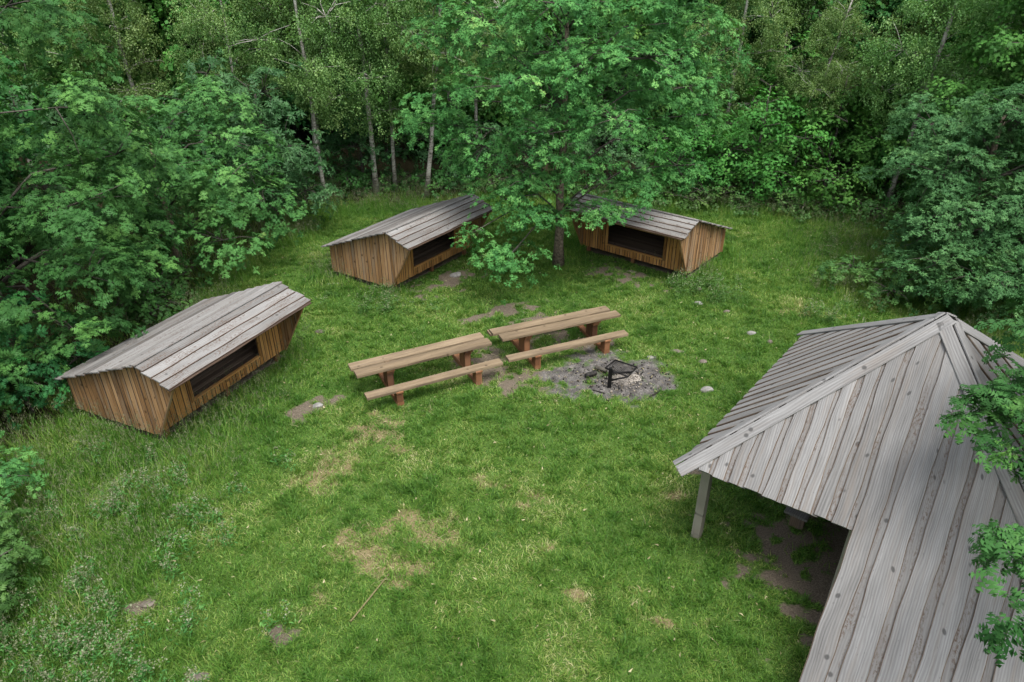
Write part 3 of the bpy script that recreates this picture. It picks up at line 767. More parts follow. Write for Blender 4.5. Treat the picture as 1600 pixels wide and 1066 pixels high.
ap = rock('ash_pile', 2.66, 13.95, -.01, .42, .27, .05, .2, M['ashpile'], 5, 'pale heap of ash under the black grill', 'ash', rough=.5)
def log(x, y, z, L, r, az, mat, label, seed, name='log', endm=None, el=0.0):
    random.seed(seed); T = Tubes(); d = Vector((math.cos(az) * math.cos(el), math.sin(az) * math.cos(el), math.sin(el)))
    T.tube([Vector((0, 0, 0)) + d * L * (k / 5 - .5) for k in range(6)], [r * random.uniform(.85, 1.1) for _ in range(6)], 9, .08)
    o = T.build(name, mat); o.location = (x, y, z); return tag(o, label, 'log' if name == 'log' else 'stick')
log(1.88, 14.05, .09, .3, .06, .5, M['char'], 'short charred log lying left of the black grill post', 1)
log(2.15, 14.3, .08, .3, .05, -.6, M['branch'], 'half burnt pale log lying behind the grill post', 2)
log(3.28, 13.3, .03, .38, .016, .7, M['char'], 'thin charred stick at the right rim of the fire pit', 3, 'stick')
log(-2.23, 7.55, .05, 1.02, .014, 1.12, M['straw'], 'long pale thin stick lying on the grass in the foreground', 4, 'stick')
log(2.0, 13.4, .025, .3, .012, -.5, M['char'], 'thin burnt stick on the near rim of the fire pit', 5, 'stick')
STONES = [(4.53, 13.49, .24, .13, .10, .3, 'stone', 'pale flat stone on the grass, the largest one right of the fire pit'),
          (3.45, 14.95, .13, .09, .07, -.2, 'stone', 'small grey stone at the back right rim of the fire pit'),
          (4.72, 14.72, .15, .11, .09, .1, 'stone_brown', 'rounded brown stone behind the large pale stone'),
          (4.20, 15.25, .26, .12, .07, -.1, 'stone_brown', 'flat earthy stone half sunk in grass behind the fire pit'),
          (5.55, 18.9, .22, .12, .09, .0, 'stone_brown', 'brown stone farthest back on the lawn, right of the tables'),
          (5.35, 17.95, .22, .13, .09, .2, 'stone', 'grey stone on the lawn right of the far table end'),
          (6.05, 17.45, .16, .09, .07, .2, 'stone_brown', 'low brown stone in the grass beside the grey one'),
          (6.35, 16.2, .19, .11, .08, .1, 'stone', 'grey stone lying in the lawn before the pavilion roof'),
          (6.72, 15.75, .14, .09, .07, .4, 'stone_brown', 'small brown stone near the pavilion roof eave'),
          (7.1, 15.1, .12, .08, .06, .1, 'stone', 'smallest grey stone close to the pavilion roof eave'),
          (-1.75, 19.95, .30, .2, .12, .6, 'stone', 'flat grey stone under the front of the shelter left of the lone oak'),
          (-4.35, 12.85, .18, .12, .08, .5, 'stone', 'flat stone under the front foot of the nearest shelter'),
          (3.75, 20.2, .26, .16, .08, -.5, 'stone_brown', 'stone in the bare earth before the shelter right of the lone oak'),
          (-5.1, 16.3, .2, .12, .08, .3, 'stone_brown', 'brown stone in the grass beyond the nearest shelter'),
          (-5.7, 7.45, .17, .10, .04, .3, 'stone_brown', 'flat stone in the long grass at the lower left'),
          (-4.4, 6.2, .19, .11, .04, .1, 'stone_brown', 'flat grey stone at the bottom edge, left of the long stick')]
for k, (x, y, a, b, c, r, m, lb) in enumerate(STONES):
    rock('stone', x, y, c * .12, a * .75, b * .75, c * .8, r, M[m], 40 + k, lb, 'stone', 'stones lying about the clearing')
# wood chips and twigs round the fire
x = RS.normal(FIRE[0], 1.35, 420); y = RS.normal(FIRE[1] - .2, .95, 420)
blades('scattered_wood_chips', np.stack([x, y, height(x, y) + .03], 1), .04 + .08 * RS.rand(420), np.full(420, .018), .95 + .045 * RS.rand(420), RS.rand(420) * .6, M['straw'])['kind'] = 'stuff'

r_ = np.random.RandomState(4); Tc = []; Vc = []; Fc = []; off = 0
oct_v = np.array([(1, 0, 0), (-1, 0, 0), (0, 1, 0), (0, -1, 0), (0, 0, 1), (0, 0, -1.)]); oct_f = np.array([(0, 2, 4), (2, 1, 4), (1, 3, 4), (3, 0, 4), (2, 0, 5), (1, 2, 5), (3, 1, 5), (0, 3, 5)])
nl = 260; P_ = np.stack([FIRE[0] + .1 + r_.normal(0, .62, nl), FIRE[1] - .25 + r_.normal(0, .42, nl), np.full(nl, .012)], 1)
Vc, Fc = place(oct_v, oct_f, frame(r_.normal(0, 1, (nl, 3)), r_.rand(nl) * 6, r_.uniform(.008, .035, nl)), P_)
o = np_mesh('charcoal_lumps', Vc, Fc, M['char']); o['kind'] = 'stuff'
nl = 200; P_ = np.stack([2.66 + r_.normal(0, .30, nl), 13.9 + r_.normal(0, .2, nl), np.full(nl, .035)], 1)
Vc, Fc = place(oct_v, oct_f, frame(r_.normal(0, 1, (nl, 3)), r_.rand(nl) * 6, r_.uniform(.006, .028, nl)), P_)
o = np_mesh('ash_lumps', Vc, Fc, M['ashpile']); o['kind'] = 'stuff'
#@@PAVILION
# ================================================================== PAVILION
random.seed(77)
HE, HA = 1.9, 4.16
C2 = Vector((2.66, 8.55, HE)); C1 = Vector((6.19, 12.81, HE)); C3 = Vector((6.82, 5.69, HE)); C4 = C1 + C3 - C2
AP = Vector(((C1.x + C3.x) / 2, (C1.y + C3.y) / 2, HA))
pv = thing('fire_pavilion', 'large grey board pavilion with pyramid roof at the right edge', 'pavilion', (AP.x, AP.y, 0))
ORG = Vector((AP.x, AP.y, 0))
def roof_face(E0, E1, name, period, ext=None, cutside=None, mat3=None):
    """boards run from the eave E0-E1 up to the hips; ext = (s_from, s_to, length) lets them run on past the eave"""
    e = E1 - E0; S = e.length; e = e.normalized(); mid = (E0 + E1) / 2; up = AP - mid; up = (up - e * up.dot(e)); T = up.length; up.normalize()
    nrm = e.cross(up).normalized()
    if nrm.z < 0: nrm = -nrm
    sa = (AP - E0).dot(e)
    def tmax(s): return max(0.0, T * (s / sa if s < sa else (S - s) / (S - sa))) * .985
    def P(s, t, h): return E0 - ORG + e * s + up * t + nrm * h
    W = Wood(); X2 = Wood()
    def brd(s0, s1, t0, h, mi, Wd, wob, kink=True):
        n = max(2, int((max(tmax(s0), tmax(s1)) - t0) / .16)); pa, pb = random.uniform(0, 9), random.uniform(0, 9); A = []; B2 = []
        for k in range(n + 1):
            q = k / n
            ta = t0 + (tmax(max(0, s0)) - t0) * q; tb = t0 + (tmax(min(S, s1)) - t0) * q
            ja = wob * (math.sin(ta * 1.7 + pa) * .5 + math.sin(ta * 4.9 + pa * 3) * .3 + math.sin(ta * 11 + pa) * .12 + .25 * (q - .5))
            jb = wob * (math.sin(tb * 1.6 + pb) * .5 + math.sin(tb * 5.3 + pb * 3) * .3 + math.sin(tb * 12 + pb) * .12)
            A.append(P(max(0, min(S, s0 + ja)), ta, h)); B2.append(P(max(0, min(S, s1 + jb)), tb, h))
        Wd.strip(A, B2, nrm, .026, mi, random.uniform(.3, .75), -.006, 2, .012 if mi == 0 else .004)
    s = -.02
    while s < S:
        pr = period * random.uniform(.85, 1.2)
        inx = ext and ext[0] - .01 <= s
        if inx: pr *= 1.35
        if ext and s < ext[0] < s + pr: pr = ext[0] - s
        t0 = -ext[2] + random.uniform(-.02, .02) if inx else random.uniform(-.012, .012)
        Wd = X2 if inx else W
        up_w = pr * .71
        a, b = max(s, 0), min(s + pr + .03, S)
        if b - a > .03: brd(a, b, t0, .0, 1, Wd, .012)
        a, b = max(s - .01, 0), min(s + up_w, S)
        if b - a > .05: brd(a, b, t0, .030, 0, Wd, .022)
        s += pr
    W.build('roof_panel', [M['roof'], M['roof_dirty'], M['bark_edge']], pv)
    if ext: X2.build('lean_to_roof', [M['roof'], M['roof_dirty'], M['bark_edge']], pv)
    return e, up, nrm
eB = (C3 - C2).normalized(); SB = (C3 - C2).length
faceB = roof_face(C2, C3, 'near', .262, ext=(2.52, SB, 2.6))
faceA = roof_face(C1, C2, 'left', .27)
faceC = roof_face(C4, C1, 'far', .3)
faceD = roof_face(C3, C4, 'right', .3)
def hipcap(Cn, na, nb, w=.2, start=1.0, lift=.058):
    """two boards meeting along the hip"""
    W = Wood(); d = (AP - Cn); L = d.length; d.normalize()
    for nrm, in_dir in ((na[2], 1), (nb[2], 1)):
        y = nrm.cross(d).normalized(); c = (AP - Cn)
        ctr = (ORG + Vector((0, 0, HE))) - Cn
        # point inwards over its own face
        if y.dot(na[0] if nrm is na[2] else nb[0]) * (1 if (na[0] if nrm is na[2] else nb[0]).dot((AP - Cn)) > 0 else -1) < 0: y = -y
        o = Cn - ORG + nrm * lift - d * .10
        n = 12
        A = [o + d * ((L * start + .10) * k / n) for k in range(n + 1)]
        B2 = [a + y * w + (y * .004 * math.sin(k)) for k, a in enumerate(A)]
        W.strip(A, B2, nrm, .026, 0, .62)
    W.build('hip_cap', M['roof'], pv)
hipcap(C2, faceB, faceA, .19)
hipcap(C1, faceA, faceC, .17, .995)
hipcap(C3, faceB, faceD, .2, .975)
hipcap(C4, faceC, faceD, .2, .96)
# posts, plates and rafters
cen = Vector((AP.x, AP.y, HE))
def inset(c, k=.115): return c.lerp(cen, k)
for c, p in ((C2, Vector((3.22, 8.90, 0))), (C1, inset(C1)), (C3, inset(C3)), (C4, inset(C4))):
    W = Wood(); W.box((p.x - ORG.x, p.y - ORG.y, .93), .15, .15, 2.25 if c is not C2 else 2.0, rot=.9, tint=.6); W.build('post', M['post'], pv)
for c in ((C2.lerp(C3, .5)), (C1.lerp(C4, .5))):
    p = c.lerp(cen, .12); W = Wood(); W.box((p.x - ORG.x, p.y - ORG.y, 1.0), .15, .15, 2.1, rot=.9); W.build('post', M['post'], pv)
cs = [inset(c, .13) for c in (C1, C2, C3, C4)]
for a, b in zip(cs, cs[1:] + cs[:1]):
    m = (a + b) / 2; d = (b - a); W = Wood(); W.box((m.x - ORG.x, m.y - ORG.y, HE + .13), d.length, .09, .16, rot=math.atan2(d.y, d.x)); W.build('wall_plate', M['post'], pv)
W = Wood()
for c in (C1, C2, C3, C4):
    a = c.lerp(AP, .04) - ORG - Vector((0, 0, .12)); b = c.lerp(AP, .97) - ORG - Vector((0, 0, .12)); d = b - a; s = d.cross(Vector((0, 0, 1))).normalized()
    W.box((a + b) / 2, d.length, .08, .12, x=d.normalized(), z=s.cross(d).normalized())
W.build('hip_rafters', M['post'], pv)
# low side wall closing the far side and the lean-to cheek
W = Wood(); d = (C4 - C3).normalized(); a = C3.lerp(cen, .14); b = C4.lerp(cen, .14); n = 26
for k in range(n):
    p = a.lerp(b, k / n); W.board((p.x - ORG.x, p.y - ORG.y, .05), (0, 0, 1), d, Vector((d.y, -d.x, 0)), 2.0, (b - a).length / n - .01, .025)
W.build('back_wall', M['post'], pv)
bn = thing('bench', 'dark grey plank bench in the shade under the pavilion eave', 'bench', (5.50, 9.68, 0), math.atan2(.77, .64))
W = Wood(); W.board((-.98, -.2, .46), (1, 0, 0), (0, 1, 0), (0, 0, 1), 1.9, .4, .05, 0, .3, 6, .004); W.build('seat', M['roof'], bn)
for a in (-.7, .7): W = Wood(); W.box((a, 0, .2), .12, .24, .42); W.build('leg', M['floor'], bn)

#@@TREES
# ================================================================== TREES
OAKB = M['bark']
# the lone oak in the middle of the clearing
oak_l = [((-1.5, -2.5, 1.45), (1.05, .8, .42)), ((-2.65, -2.3, 1.95), (.5, .5, .28)), ((-.9, -1.9, 2.3), (.9, .8, .4)), ((-1.8, -1.6, 2.7), (.8, .7, .4)), ((-3.0, -.2, 3.6), (.9, .8, .42)),
         ((-1.1, -1.4, 3.2), (1.1, .9, .5)), ((1.0, -1.75, 2.4), (1.1, .7, .4)), ((2.1, -1.3, 3.0), (1.0, .8, .45)), ((3.4, -.2, 3.3), (1.1, .9, .5)), ((.4, -1.8, 3.6), (1.1, .9, .5)), ((2.6, -.9, 4.2), (1.2, 1.0, .55)),
         ((-2.3, -1.2, 4.1), (1.2, 1.0, .6)), ((-4.0, .4, 4.4), (1.1, 1.0, .55)), ((-3.3, -.4, 5.2), (1.2, 1.1, .6)), ((-.6, -1.9, 4.6), (1.3, 1.0, .6)), ((1.2, -1.9, 5.0), (1.3, 1.0, .6)), ((4.3, .6, 4.6), (1.0, 1.0, .5)), ((3.5, 0, 5.5), (1.3, 1.1, .65)), ((4.6, 1.7, 6.0), (1.1, 1.1, .6)),
         ((-1.6, -1.6, 5.8), (1.4, 1.1, .7)), ((.3, -1.7, 6.3), (1.4, 1.2, .7)), ((2.1, -1.1, 6.4), (1.4, 1.2, .7)), ((-3.4, .8, 6.6), (1.3, 1.2, .7)), ((-2.2, -.4, 7.2), (1.4, 1.3, .8)), ((3.6, 1.0, 7.1), (1.3, 1.2, .7)), ((-.4, -1.0, 7.7), (1.5, 1.3, .8)), ((1.7, -.4, 7.9), (1.5, 1.3, .8)),
         ((-3.0, 1.0, 8.4), (1.4, 1.3, .8)), ((3.0, 1.0, 8.6), (1.4, 1.3, .8)), ((0, .4, 9.2), (1.9, 1.6, 1.0)), ((0, 1.8, 6.2), (2.4, 1.3, 2.0)), ((-.3, .2, 5.0), (1.6, 1.2, 1.2)), ((1.5, .8, 5.2), (1.6, 1.2, 1.2))]
lone = tree('oak_tree', 'lone broad oak with short trunk standing between the two far shelters', 'oak tree', 1.5, 20.8, 7.2, .155, oak_l, 'oak_mid', M['oak'], OAKB, 3, dens=1.75, sub_r=.46, twigs=260, limb_r=.26, base_tint=.5, size=.8)
# big oaks along the left edge
LO = [((2.6, 2.4, 4.4), (1.6, 1.5, 1.2)), ((.4, -3.0, 3.6), (1.5, 1.4, 1.2)), ((3.3, -1.2, 2.7), (1.2, 1.1, .8)), ((1.2, -2.6, 3.0), (1.7, 1.6, 1.3)), ((2.8, -.6, 4.0), (1.7, 1.6, 1.2)), ((2.2, 1.4, 2.3), (1.8, 1.7, 1.3)), ((1.0, -3.2, 5.2), (1.7, 1.5, 1.2)), ((2.6, 0.6, 5.9), (1.7, 1.6, 1.2)),
      ((1.6, -1.8, 7.0), (1.8, 1.6, 1.2)), ((1.2, 2.2, 7.8), (1.9, 1.8, 1.3)), ((-.4, -2.4, 8.6), (2, 2, 1.3)), ((.3, .3, 9.5), (2.2, 2, 1.3)), ((2.9, -1.6, 1.5), (1.1, 1.1, .9)), ((-1, 0, 5), (2.4, 2.4, 3)), ((3.5, .6, 2.4), (.9, .9, .6)), ((1.6, -3.4, 1.6), (1.2, 1.1, 1.0))]
tree('oak_tree', 'dense dark oak filling the left edge behind the nearest shelter', 'oak tree', -12.6, 15.2, 7.5, .24, LO, 'oak_near', M['oak_dark'], OAKB, 8, limb_r=.2, dens=1.0, sub_r=.58, fill=.72, size=1.12, base_tint=.48)
LO2 = [((2.9, .4, 2.0), (1.3, 1.2, 1.0)), ((1.2, 1.9, 4.6), (1.6, 1.4, 1.1)), ((-1.4, -1.4, 3.3), (1.7, 1.6, 1.1)), ((.8, -1.8, 3.5), (1.7, 1.5, 1.1)), ((2.2, -.7, 2.9), (1.5, 1.5, 1.0)), ((-.3, .8, 4.3), (1.8, 1.6, 1.0)), ((1.9, .9, 3.8), (1.5, 1.4, .9)), ((.2, -2.5, 2.1), (1.6, 1.2, 1.0)), ((2.3, -1.8, 1.6), (1.3, 1.2, .9)), ((-1.6, -2.6, 1.9), (1.3, 1.1, .9)), ((0, 0, 2.5), (2.2, 2, 1.6))]
tree('young_oak', 'rounded young oak with pale shoot tips beyond the nearest shelter', 'oak tree', -10.6, 20.6, 3.9, .14, LO2, 'oak_near', M['oak'], OAKB, 9, dens=1.0, sub_r=.5, fill=.75)
LO3 = [((-.8, 0, 3.2), (1.5, 1.5, 1.2)), ((1.0, -.6, 3.0), (1.4, 1.4, 1.1)), ((.2, .3, 4.6), (1.5, 1.4, 1.1)), ((1.5, -.9, 1.5), (1.1, 1.1, .9)), ((-.2, -1.2, 2.0), (1.3, 1.1, 1.0)), ((-1.3, -.4, 5.3), (1.2, 1.2, .9))]
tree('rowan_tree', 'blue green feathery leaved tree left of the leftmost bare birch trunk', 'rowan tree', -8.7, 24.6, 4.6, .10, LO3, 'rowan', M['rowan'], M['branch'], 10, dens=1.0, sub_r=.5, fill=.8)
tree('oak_bush', 'oak bush spilling in at the left edge above the long grass', 'oak bush', -9.6, 9.4, 1.2, .05, [((0, 0, .9), (1.1, 1.0, .7)), ((.4, -.9, .8), (.8, .8, .6)), ((-.9, .8, 1.5), (1.0, 1.0, .8)), ((-.6, -.8, 1.3), (.8, .8, .6))], 'oak_near', M['oak'], M['branch'], 12, dens=.9, sub_r=.42, twigs=30)
tree('oak_bush', 'bright oak sapling at the lower left beside the pale flowering weeds', 'oak bush', -7.9, 7.3, 1.0, .04, [((-.1, .1, .7), (.75, .7, .5)), ((-.6, .8, 1.0), (.8, .7, .6)), ((.15, -.5, .55), (.5, .5, .35))], 'oak_near', M['fern'], M['branch'], 13, dens=.9, sub_r=.36, twigs=30)
tree('oak_bush', 'low dark bush behind the near end of the closest shelter', 'oak bush', -10.6, 12.6, 1.2, .05, [((0, 0, 1.0), (1.2, 1.2, .8)), ((.7, 1.0, .8), (.9, .9, .6)), ((-.6, 1.2, 1.8), (1.2, 1.2, .8))], 'oak_near', M['oak_dark'], M['branch'], 14, dens=.9, sub_r=.42, twigs=30)
# right side: grey-green oak, maple, low branches
RO = [((-2.0, -1.2, 3.4), (1.4, 1.3, .9)), ((-.6, -2.2, 2.9), (1.6, 1.3, .9)), ((.9, -1.9, 3.6), (1.7, 1.5, 1.1)), ((-1.6, .6, 4.4), (1.4, 1.4, .9)), ((.3, -.8, 4.9), (1.7, 1.5, 1.0)), ((2.0, -.4, 5.3), (1.7, 1.7, 1.2)),
      ((-.3, -2.8, 1.7), (1.5, 1.1, .8)), ((1.6, -2.9, 2.2), (1.5, 1.2, .9)), ((-2.2, -1.4, 1.6), (1.0, .9, .6)), ((2.6, -2.0, 4.2), (1.4, 1.4, 1.1)), ((0, .5, 3), (2, 2, 1.6)), ((2.6, -3.4, .9), (1.2, 1.1, .7)), ((-2.7, -3.3, 1.6), (1.1, 1.0, .7)), ((-1.6, -3.8, 1.4), (1.4, 1.2, .8)), ((-2.2, -2.3, 2.6), (1.1, 1.0, .7)), ((.4, -4.2, 1.7), (1.4, 1.1, .8))]
tree('oak_tree', 'grey green oak at the right edge behind the pavilion roof', 'oak tree', 14.0, 20.4, 4.8, .17, RO, 'oak_mid', M['oak_grey'], OAKB, 21, dens=1.25, sub_r=.48, twigs=120, fill=1.1)
MP = [((-1.2, -1.2, 6.4), (1.5, 1.4, .9)), ((.5, -1.6, 7.0), (1.6, 1.5, 1.0)), ((-.6, 0, 8.2), (1.8, 1.6, 1.0)), ((1.6, -.6, 8.4), (1.7, 1.6, 1.1)), ((-1.8, -.4, 4.9), (1.3, 1.2, .8)), ((.3, -1.6, 5.3), (1.4, 1.2, .8)), ((1.9, -1.4, 6.2), (1.4, 1.4, 1.0)), ((0, 0, 9.8), (2, 2, 1.2)), ((0, .4, 6), (2, 2, 2.4))]
tree('maple_tree', 'broad leaved maple in the upper right corner with a few cream leaves', 'maple tree', 16.6, 23.6, 8.5, .18, MP, 'maple', M['maple'], M['branch'], 22, dens=1.0, sub_r=.55)
tree('hazel_bush', 'low bright green bush on the grass just beyond the pavilion roof', 'bush', 11.2, 18.6, 1.3, .04, [((-.5, -.8, .5), (1.1, .8, .4)), ((0, 0, .8), (1.2, .9, .6)), ((.9, -.7, .7), (1.0, .9, .5)), ((-1.0, .6, .6), (.9, .8, .45)), ((1.9, -1.4, .8), (1.1, 1.0, .6))], 'oak_mid', M['oak'], M['branch'], 23, dens=.7, sub_r=.45, twigs=60)
# near oak whose lowest twigs hang over the pavilion roof
NO = [((-3.30, 1.05, 4.05), (.62, .40, .26)), ((-2.7, 1.15, 4.2), (.7, .55, .35)), ((-3.45, .45, 3.90), (.36, .25, .14)), ((-2.9, .2, 4.1), (.55, .5, .25)), ((-3.75, -.75, 3.70), (.55, .36, .22)), ((-2.9, -.5, 3.85), (.5, .5, .3)), ((-4.05, -1.55, 3.40), (.36, .24, .13)), ((-3.5, -1.5, 3.5), (.4, .3, .2)), ((-2.7, -1.3, 3.8), (.5, .4, .22)), ((-1.5, 1.6, 4.6), (1.4, 1.3, .8)), ((-.9, -.6, 5.0), (1.5, 1.4, .9)), ((1.0, 1.2, 5.6), (2, 2, 1.4)), ((.4, -1.4, 6.3), (1.8, 1.7, 1.3)), ((1.6, 0, 7.6), (2.2, 2.2, 1.3))]
tree('oak_tree', 'near oak outside the frame whose leafy twigs hang over the pavilion roof', 'oak tree', 9.0, 5.9, 6.5, .2, NO, 'oak_near', M['oak_dark'], OAKB, 24, dens=1.0, sub_r=.24, size=1.15, twigs=90, limb_r=.25)

# birches
BG = 'birches along the far edge of the clearing'
def birch(x, y, h, r0, lean, z0, rx, label, seed, n=11, dens=1.0, name='birch_tree'):
    L = [((c[0] + lean[0] * c[2] / h, c[1] + lean[1] * c[2] / h, c[2]), r) for c, r in lobes_around(0, 0, z0, h - 1, rx, n, seed, rz=1.1, taper=.2)]
    return tree(name, label, 'birch tree', x, y, h, r0, L, 'birch', M['birch'], M['birch_bark'], seed, BG, lean, dens=dens, sub_r=.5, twigs=60, flat=.5, fill=1.0, base_tint=.5, limb_r=.2)
b1 = birch(-7.4, 26.9, 11, .085, (-.3, .2), 3.6, 2.2, 'birch with a bare pale trunk rising just right of the rowan', 51)
b2 = birch(-5.55, 27.8, 12, .105, (-.15, .3), 3.0, 2.2, 'thick birch trunk in front of its twin, behind the left far shelter', 52)
b3 = birch(-4.9, 28.6, 12, .08, (.1, .3), 5.5, 2.2, 'slimmer birch trunk standing right behind the thick one', 53, n=8)
b4 = birch(-3.5, 27.7, 10, .10, (1.3, .3), 4.6, 2.0, 'leaning birch with peeling brown bark behind the left far shelter', 54)
b5 = birch(14.6, 26.2, 11, .10, (.7, 0), 3.6, 2.4, 'slender birch with a thin pale trunk right of the dark undergrowth', 55, n=12)
b6 = birch(12.6, 32.5, 12, .16, (.3, .2), 5.0, 2.8, 'thick white birch trunk showing at the top right of the lone oak', 56, n=12)
random.seed(9)
spots = [(-11.0, 29.0, .9, 'birch left of the bare trunks, its trunk half hidden by the rowan'), (-15.5, 30.0, 1.0, 'birch leaning out above the young oak at the upper left'), (-19.0, 27.0, 1.0, 'birch at the upper left behind the dense oak'),
         (-8.8, 31.5, 1.05, 'pale birch crown above the bare trunks'), (-1.5, 31.5, 1.0, 'birch drooping beside the left side of the lone oak'), (9.0, 30.0, .85, 'birch crown just right of the lone oak'),
         (11.5, 28.6, .75, 'low hanging birch above the maple thicket'), (16.8, 30.0, 1.0, 'birch crown between the slender birch and the upper right maple'), (-13.0, 34.5, 1.1, 'far birch in the gap above the young oak'), (20, 32, 1.0, 'birch behind the upper right maple')]
for k, (x, y, s, lb) in enumerate(spots):
    copy_tree([b1, b2, b4, b6][k % 4], x, y, random.uniform(0, 6.28), s, lb, BG)

# broad-leaved thicket under the birches on the right
def thick(x, y, h, rx, tpl, mat, label, seed, n=8, z0=.6, name='maple_sapling', dens=.9, sub=.5, size=1.0):
    return tree(name, label, 'tree', x, y, h, .07, lobes_around(0, 0, z0, h - .6, rx, n, seed, rz=.7, taper=.1), tpl, mat, M['branch'], seed, 'leafy saplings under the tall trees', dens=dens, sub_r=sub, twigs=50, flat=.12, size=size, fill=.75)
m1 = thick(9.6, 27.2, 4.4, 2.4, 'maple', M['maple'], 'broad leaved sapling overhanging the grass right of the lone oak', 61, 9)
m2 = thick(12.6, 27.6, 4.8, 2.6, 'maple', M['maple'], 'layered bright leaved sapling left of the slender birch', 62, 10)
m3 = thick(-2.2, 29.6, 3.4, 2.0, 'oak_far', M['rowan'], 'dark leafy sapling between the birch trunks and the lone oak', 63, 8, name='dark_sapling')
random.seed(14)
for x, y, s, lb in [(7.2, 27.8, .8, 'broad leaved sapling half hidden behind the lone oak'), (15.4, 27.4, .85, 'broad leaved sapling right of the slender birch'), (17.6, 25.6, 1.0, 'broad leaved sapling behind the grey green oak'),
                   (11.0, 30.2, 1.25, 'taller maple sapling above the bright leaved ones'), (14.4, 30.5, 1.3, 'taller maple sapling behind the slender birch')]:
    copy_tree(m2 if s > .9 else m1, x, y, random.uniform(0, 6.28), s, lb, 'leafy saplings under the tall trees')
for x, y, s, lb in [(-6.4, 29.6, .95, 'dark sapling between the two birch trunks at the left'), (-9.6, 27.6, .9, 'dark sapling behind the rowan'), (-12.5, 26.0, 1.2, 'dark leafy sapling behind the young oak'), (1.2, 29.2, 1.0, 'dark sapling behind the trunk of the lone oak'),
                    (4.2, 29.6, 1.0, 'dark sapling behind the shelter right of the lone oak'), (-15.8, 23.0, 1.5, 'dark sapling between the left oaks'), (19.5, 22.0, 1.4, 'dark sapling at the far right edge')]:
    copy_tree(m3, x, y, random.uniform(0, 6.28), s, lb, 'leafy saplings under the tall trees')
# low undergrowth at the foot of the wood
u1 = tree('shrub', 'low shrub in the shade at the wood edge', 'shrub', -5.8, 28.4, .7, .03, [((0, 0, .45), (.9, .8, .4)), ((.7, .3, .4), (.7, .6, .35)), ((-.6, .2, .5), (.7, .6, .4))], 'oak_far', M['fern'], M['branch'], 71, 'low shrubs along the foot of the wood', dens=.8, sub_r=.36, twigs=20)
random.seed(3)
SHR = [(-8.6, 27.6), (-7.0, 28.6), (-4.2, 29.2), (-2.6, 28.2), (-.8, 28.6), (.6, 28.0), (2.4, 28.3), (4.2, 28.0), (6.0, 27.6), (7.6, 26.6), (9.0, 26.2), (10.6, 26.0), (12.1, 25.7), (13.4, 24.6), (14.2, 23.2), (-10.0, 18.2), (-9.9, 16.9), (-10.8, 24.4), (15.6, 24.0), (11.4, 27.2)]
for x, y in SHR:
    copy_tree(u1, x, y, random.uniform(0, 6.28), random.uniform(.8, 1.3), 'low shrub in the shade at the wood edge', 'low shrubs along the foot of the wood')

# the wood behind
dk1 = tree('forest_tree', 'dim leafy tree deep in the wood behind the birches', 'tree', -10, 37, 12, .2, lobes_around(0, 0, 1.5, 11, 4.0, 14, 81, rz=1.5, taper=.1), 'oak_far', M['oak_dark'], M['branch'], 81, 'trees deep in the wood', dens=.55, sub_r=.8, twigs=60, size=1.5)
dk2 = tree('forest_tree', 'dim leafy tree deep in the wood behind the birches', 'tree', 6, 36.5, 12, .17, lobes_around(0, 0, 1.0, 11, 3.6, 14, 82, rz=1.4, taper=.1), 'maple_far', M['maple'], M['branch'], 82, 'trees deep in the wood', dens=.55, sub_r=.8, twigs=60, size=1.3)
random.seed(21)
for row, (yy, x0, x1, st) in enumerate([(35.5, -24, 26, 5.2), (41, -30, 30, 5.5), (47, -36, 38, 6.5), (55, -44, 44, 8)]):
    x = x0
    while x < x1:
        px = x + random.uniform(-1.2, 1.2); py = yy + random.uniform(-1.5, 1.5)
        if abs(px + 10) + abs(py - 37) > 3 and abs(px - 6) + abs(py - 36.5) > 3:
            copy_tree(random.choice([dk1, dk1, dk2]), px, py, random.uniform(0, 6.28), random.uniform(.9, 1.25), 'dim leafy tree deep in the wood behind the birches', 'trees deep in the wood')
        x += st
for px, py in ((-21, 5), (-20, -3), (-15, -9), (-8, -13), (0, -15), (8, -13), (15, -9), (20, -3), (22, 5), (-26, 12), (-27, 0), (27, 1), (28, 12), (-27, 20), (28, 20), (-4, -19), (6, -20), (-12, -16), (13, -16), (-17, 19), (-18.5, 14), (-16.5, 10), (-21, 24), (20.5, 18), (20, 13), (22, 26), (19, 28)):  # most of this ring is unseen, added to block light from the horizon
    copy_tree(random.choice([dk1, dk1, dk2]), px, py, random.uniform(0, 6.28), random.uniform(.8, .95), 'dim tree in a ring round the clearing, most added out of view to block light', 'trees beside the clearing')

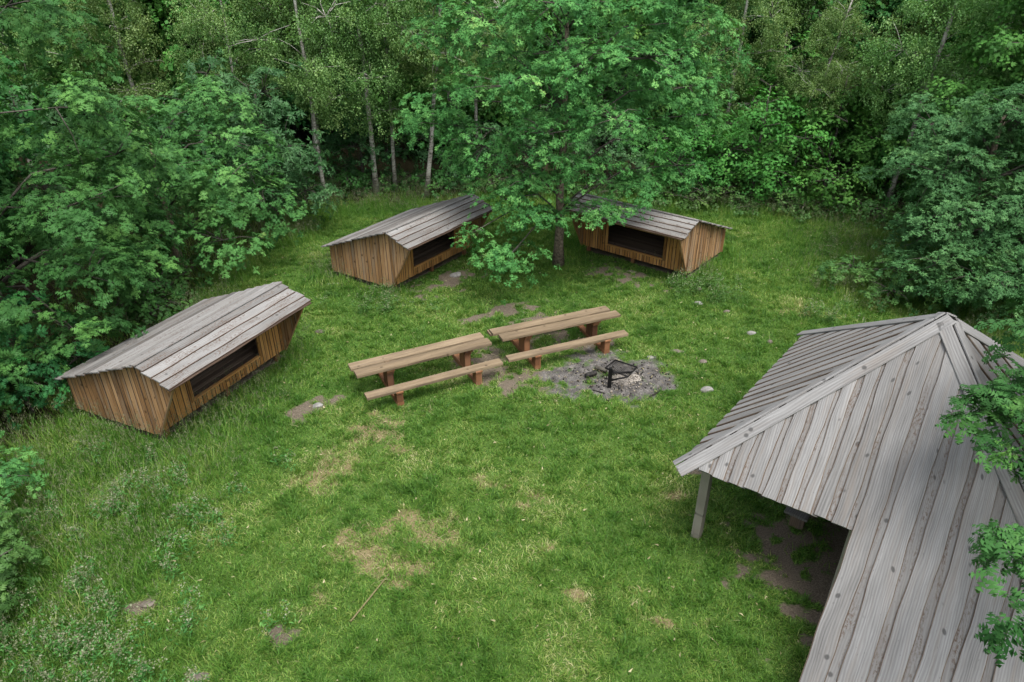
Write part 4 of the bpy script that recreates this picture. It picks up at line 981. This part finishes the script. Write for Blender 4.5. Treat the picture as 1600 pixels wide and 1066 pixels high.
# weeds: ground cover nobody could count
def weeds(name, spots, heads, seed, fm, lm):
    r = np.random.RandomState(seed); HP = []; LP = []; 
    for cx, cy, s in spots:
        cz = float(height(np.array([cx]), np.array([cy]))[0])
        for k in range(6):
            a = r.rand() * 6.28; q = r.uniform(.05, .28) * s; h = r.uniform(.3, .7) * s
            T0 = np.array([cx + math.cos(a) * q, cy + math.sin(a) * q, cz + h])
            HP.append(T0 + r.normal(0, 1, (heads, 3)) * [.045 * s, .045 * s, .03 * s])
            LP.append(T0 * [1, 1, 1] - np.array([0, 0, 1]) * r.rand(14, 1) * h * .8 + r.normal(0, 1, (14, 3)) * [.07 * s, .07 * s, .02])
    H_, L_ = np.concatenate(HP), np.concatenate(LP)
    V0, F0 = diamond(.085, .022); V, F = place(V0, F0, frame(r.normal(0, .8, L_.shape) + [0, 0, 1], r.rand(len(L_)) * 6.28, r.uniform(.6, 1.2, len(L_))), L_)
    np_mesh(name, V, F, lm, np.clip(np.repeat(r.rand(len(L_)) * .7 + .2, 4), 0, 1))['kind'] = 'stuff'
    if heads > 2:
        V0, F0 = diamond(.03, .022); V, F = place(V0, F0, frame(r.normal(0, .6, H_.shape) + [0, 0, 1], r.rand(len(H_)) * 6.28, r.uniform(.6, 1.3, len(H_))), H_)
        np_mesh(name + '_flowers', V, F, fm, np.clip(np.repeat(r.rand(len(H_)) * .9 + .1, 4), 0, 1))['kind'] = 'stuff'
random.seed(8)
weeds('meadow_weeds', [(random.gauss(-6.3, 1.1), random.gauss(6.4, .9), random.uniform(.6, 1.1)) for k in range(38)] + [(random.gauss(-6.6, 1.0), random.gauss(9.3, .9), random.uniform(.5, .95)) for k in range(30)], 13, 1, M['seed'], M['fern'])
weeds('leafy_weeds', [(random.gauss(5.6, .5), random.gauss(18.7, .4), random.uniform(.6, 1)) for k in range(22)] + [(random.gauss(-4.0, .6), random.gauss(17.9, .45), random.uniform(.5, .9)) for k in range(18)]
      + [(random.gauss(8.6, .5), random.gauss(16.6, .5), random.uniform(.5, .9)) for k in range(12)] + [(random.gauss(12, 1.2), random.gauss(21.5, 1.2), random.uniform(.5, .9)) for k in range(26)] + [(random.uniform(-6, 13), 26.2 + random.gauss(0, .4), random.uniform(.4, .8)) for k in range(30)], 7, 2, M['seed'], M['fern'])
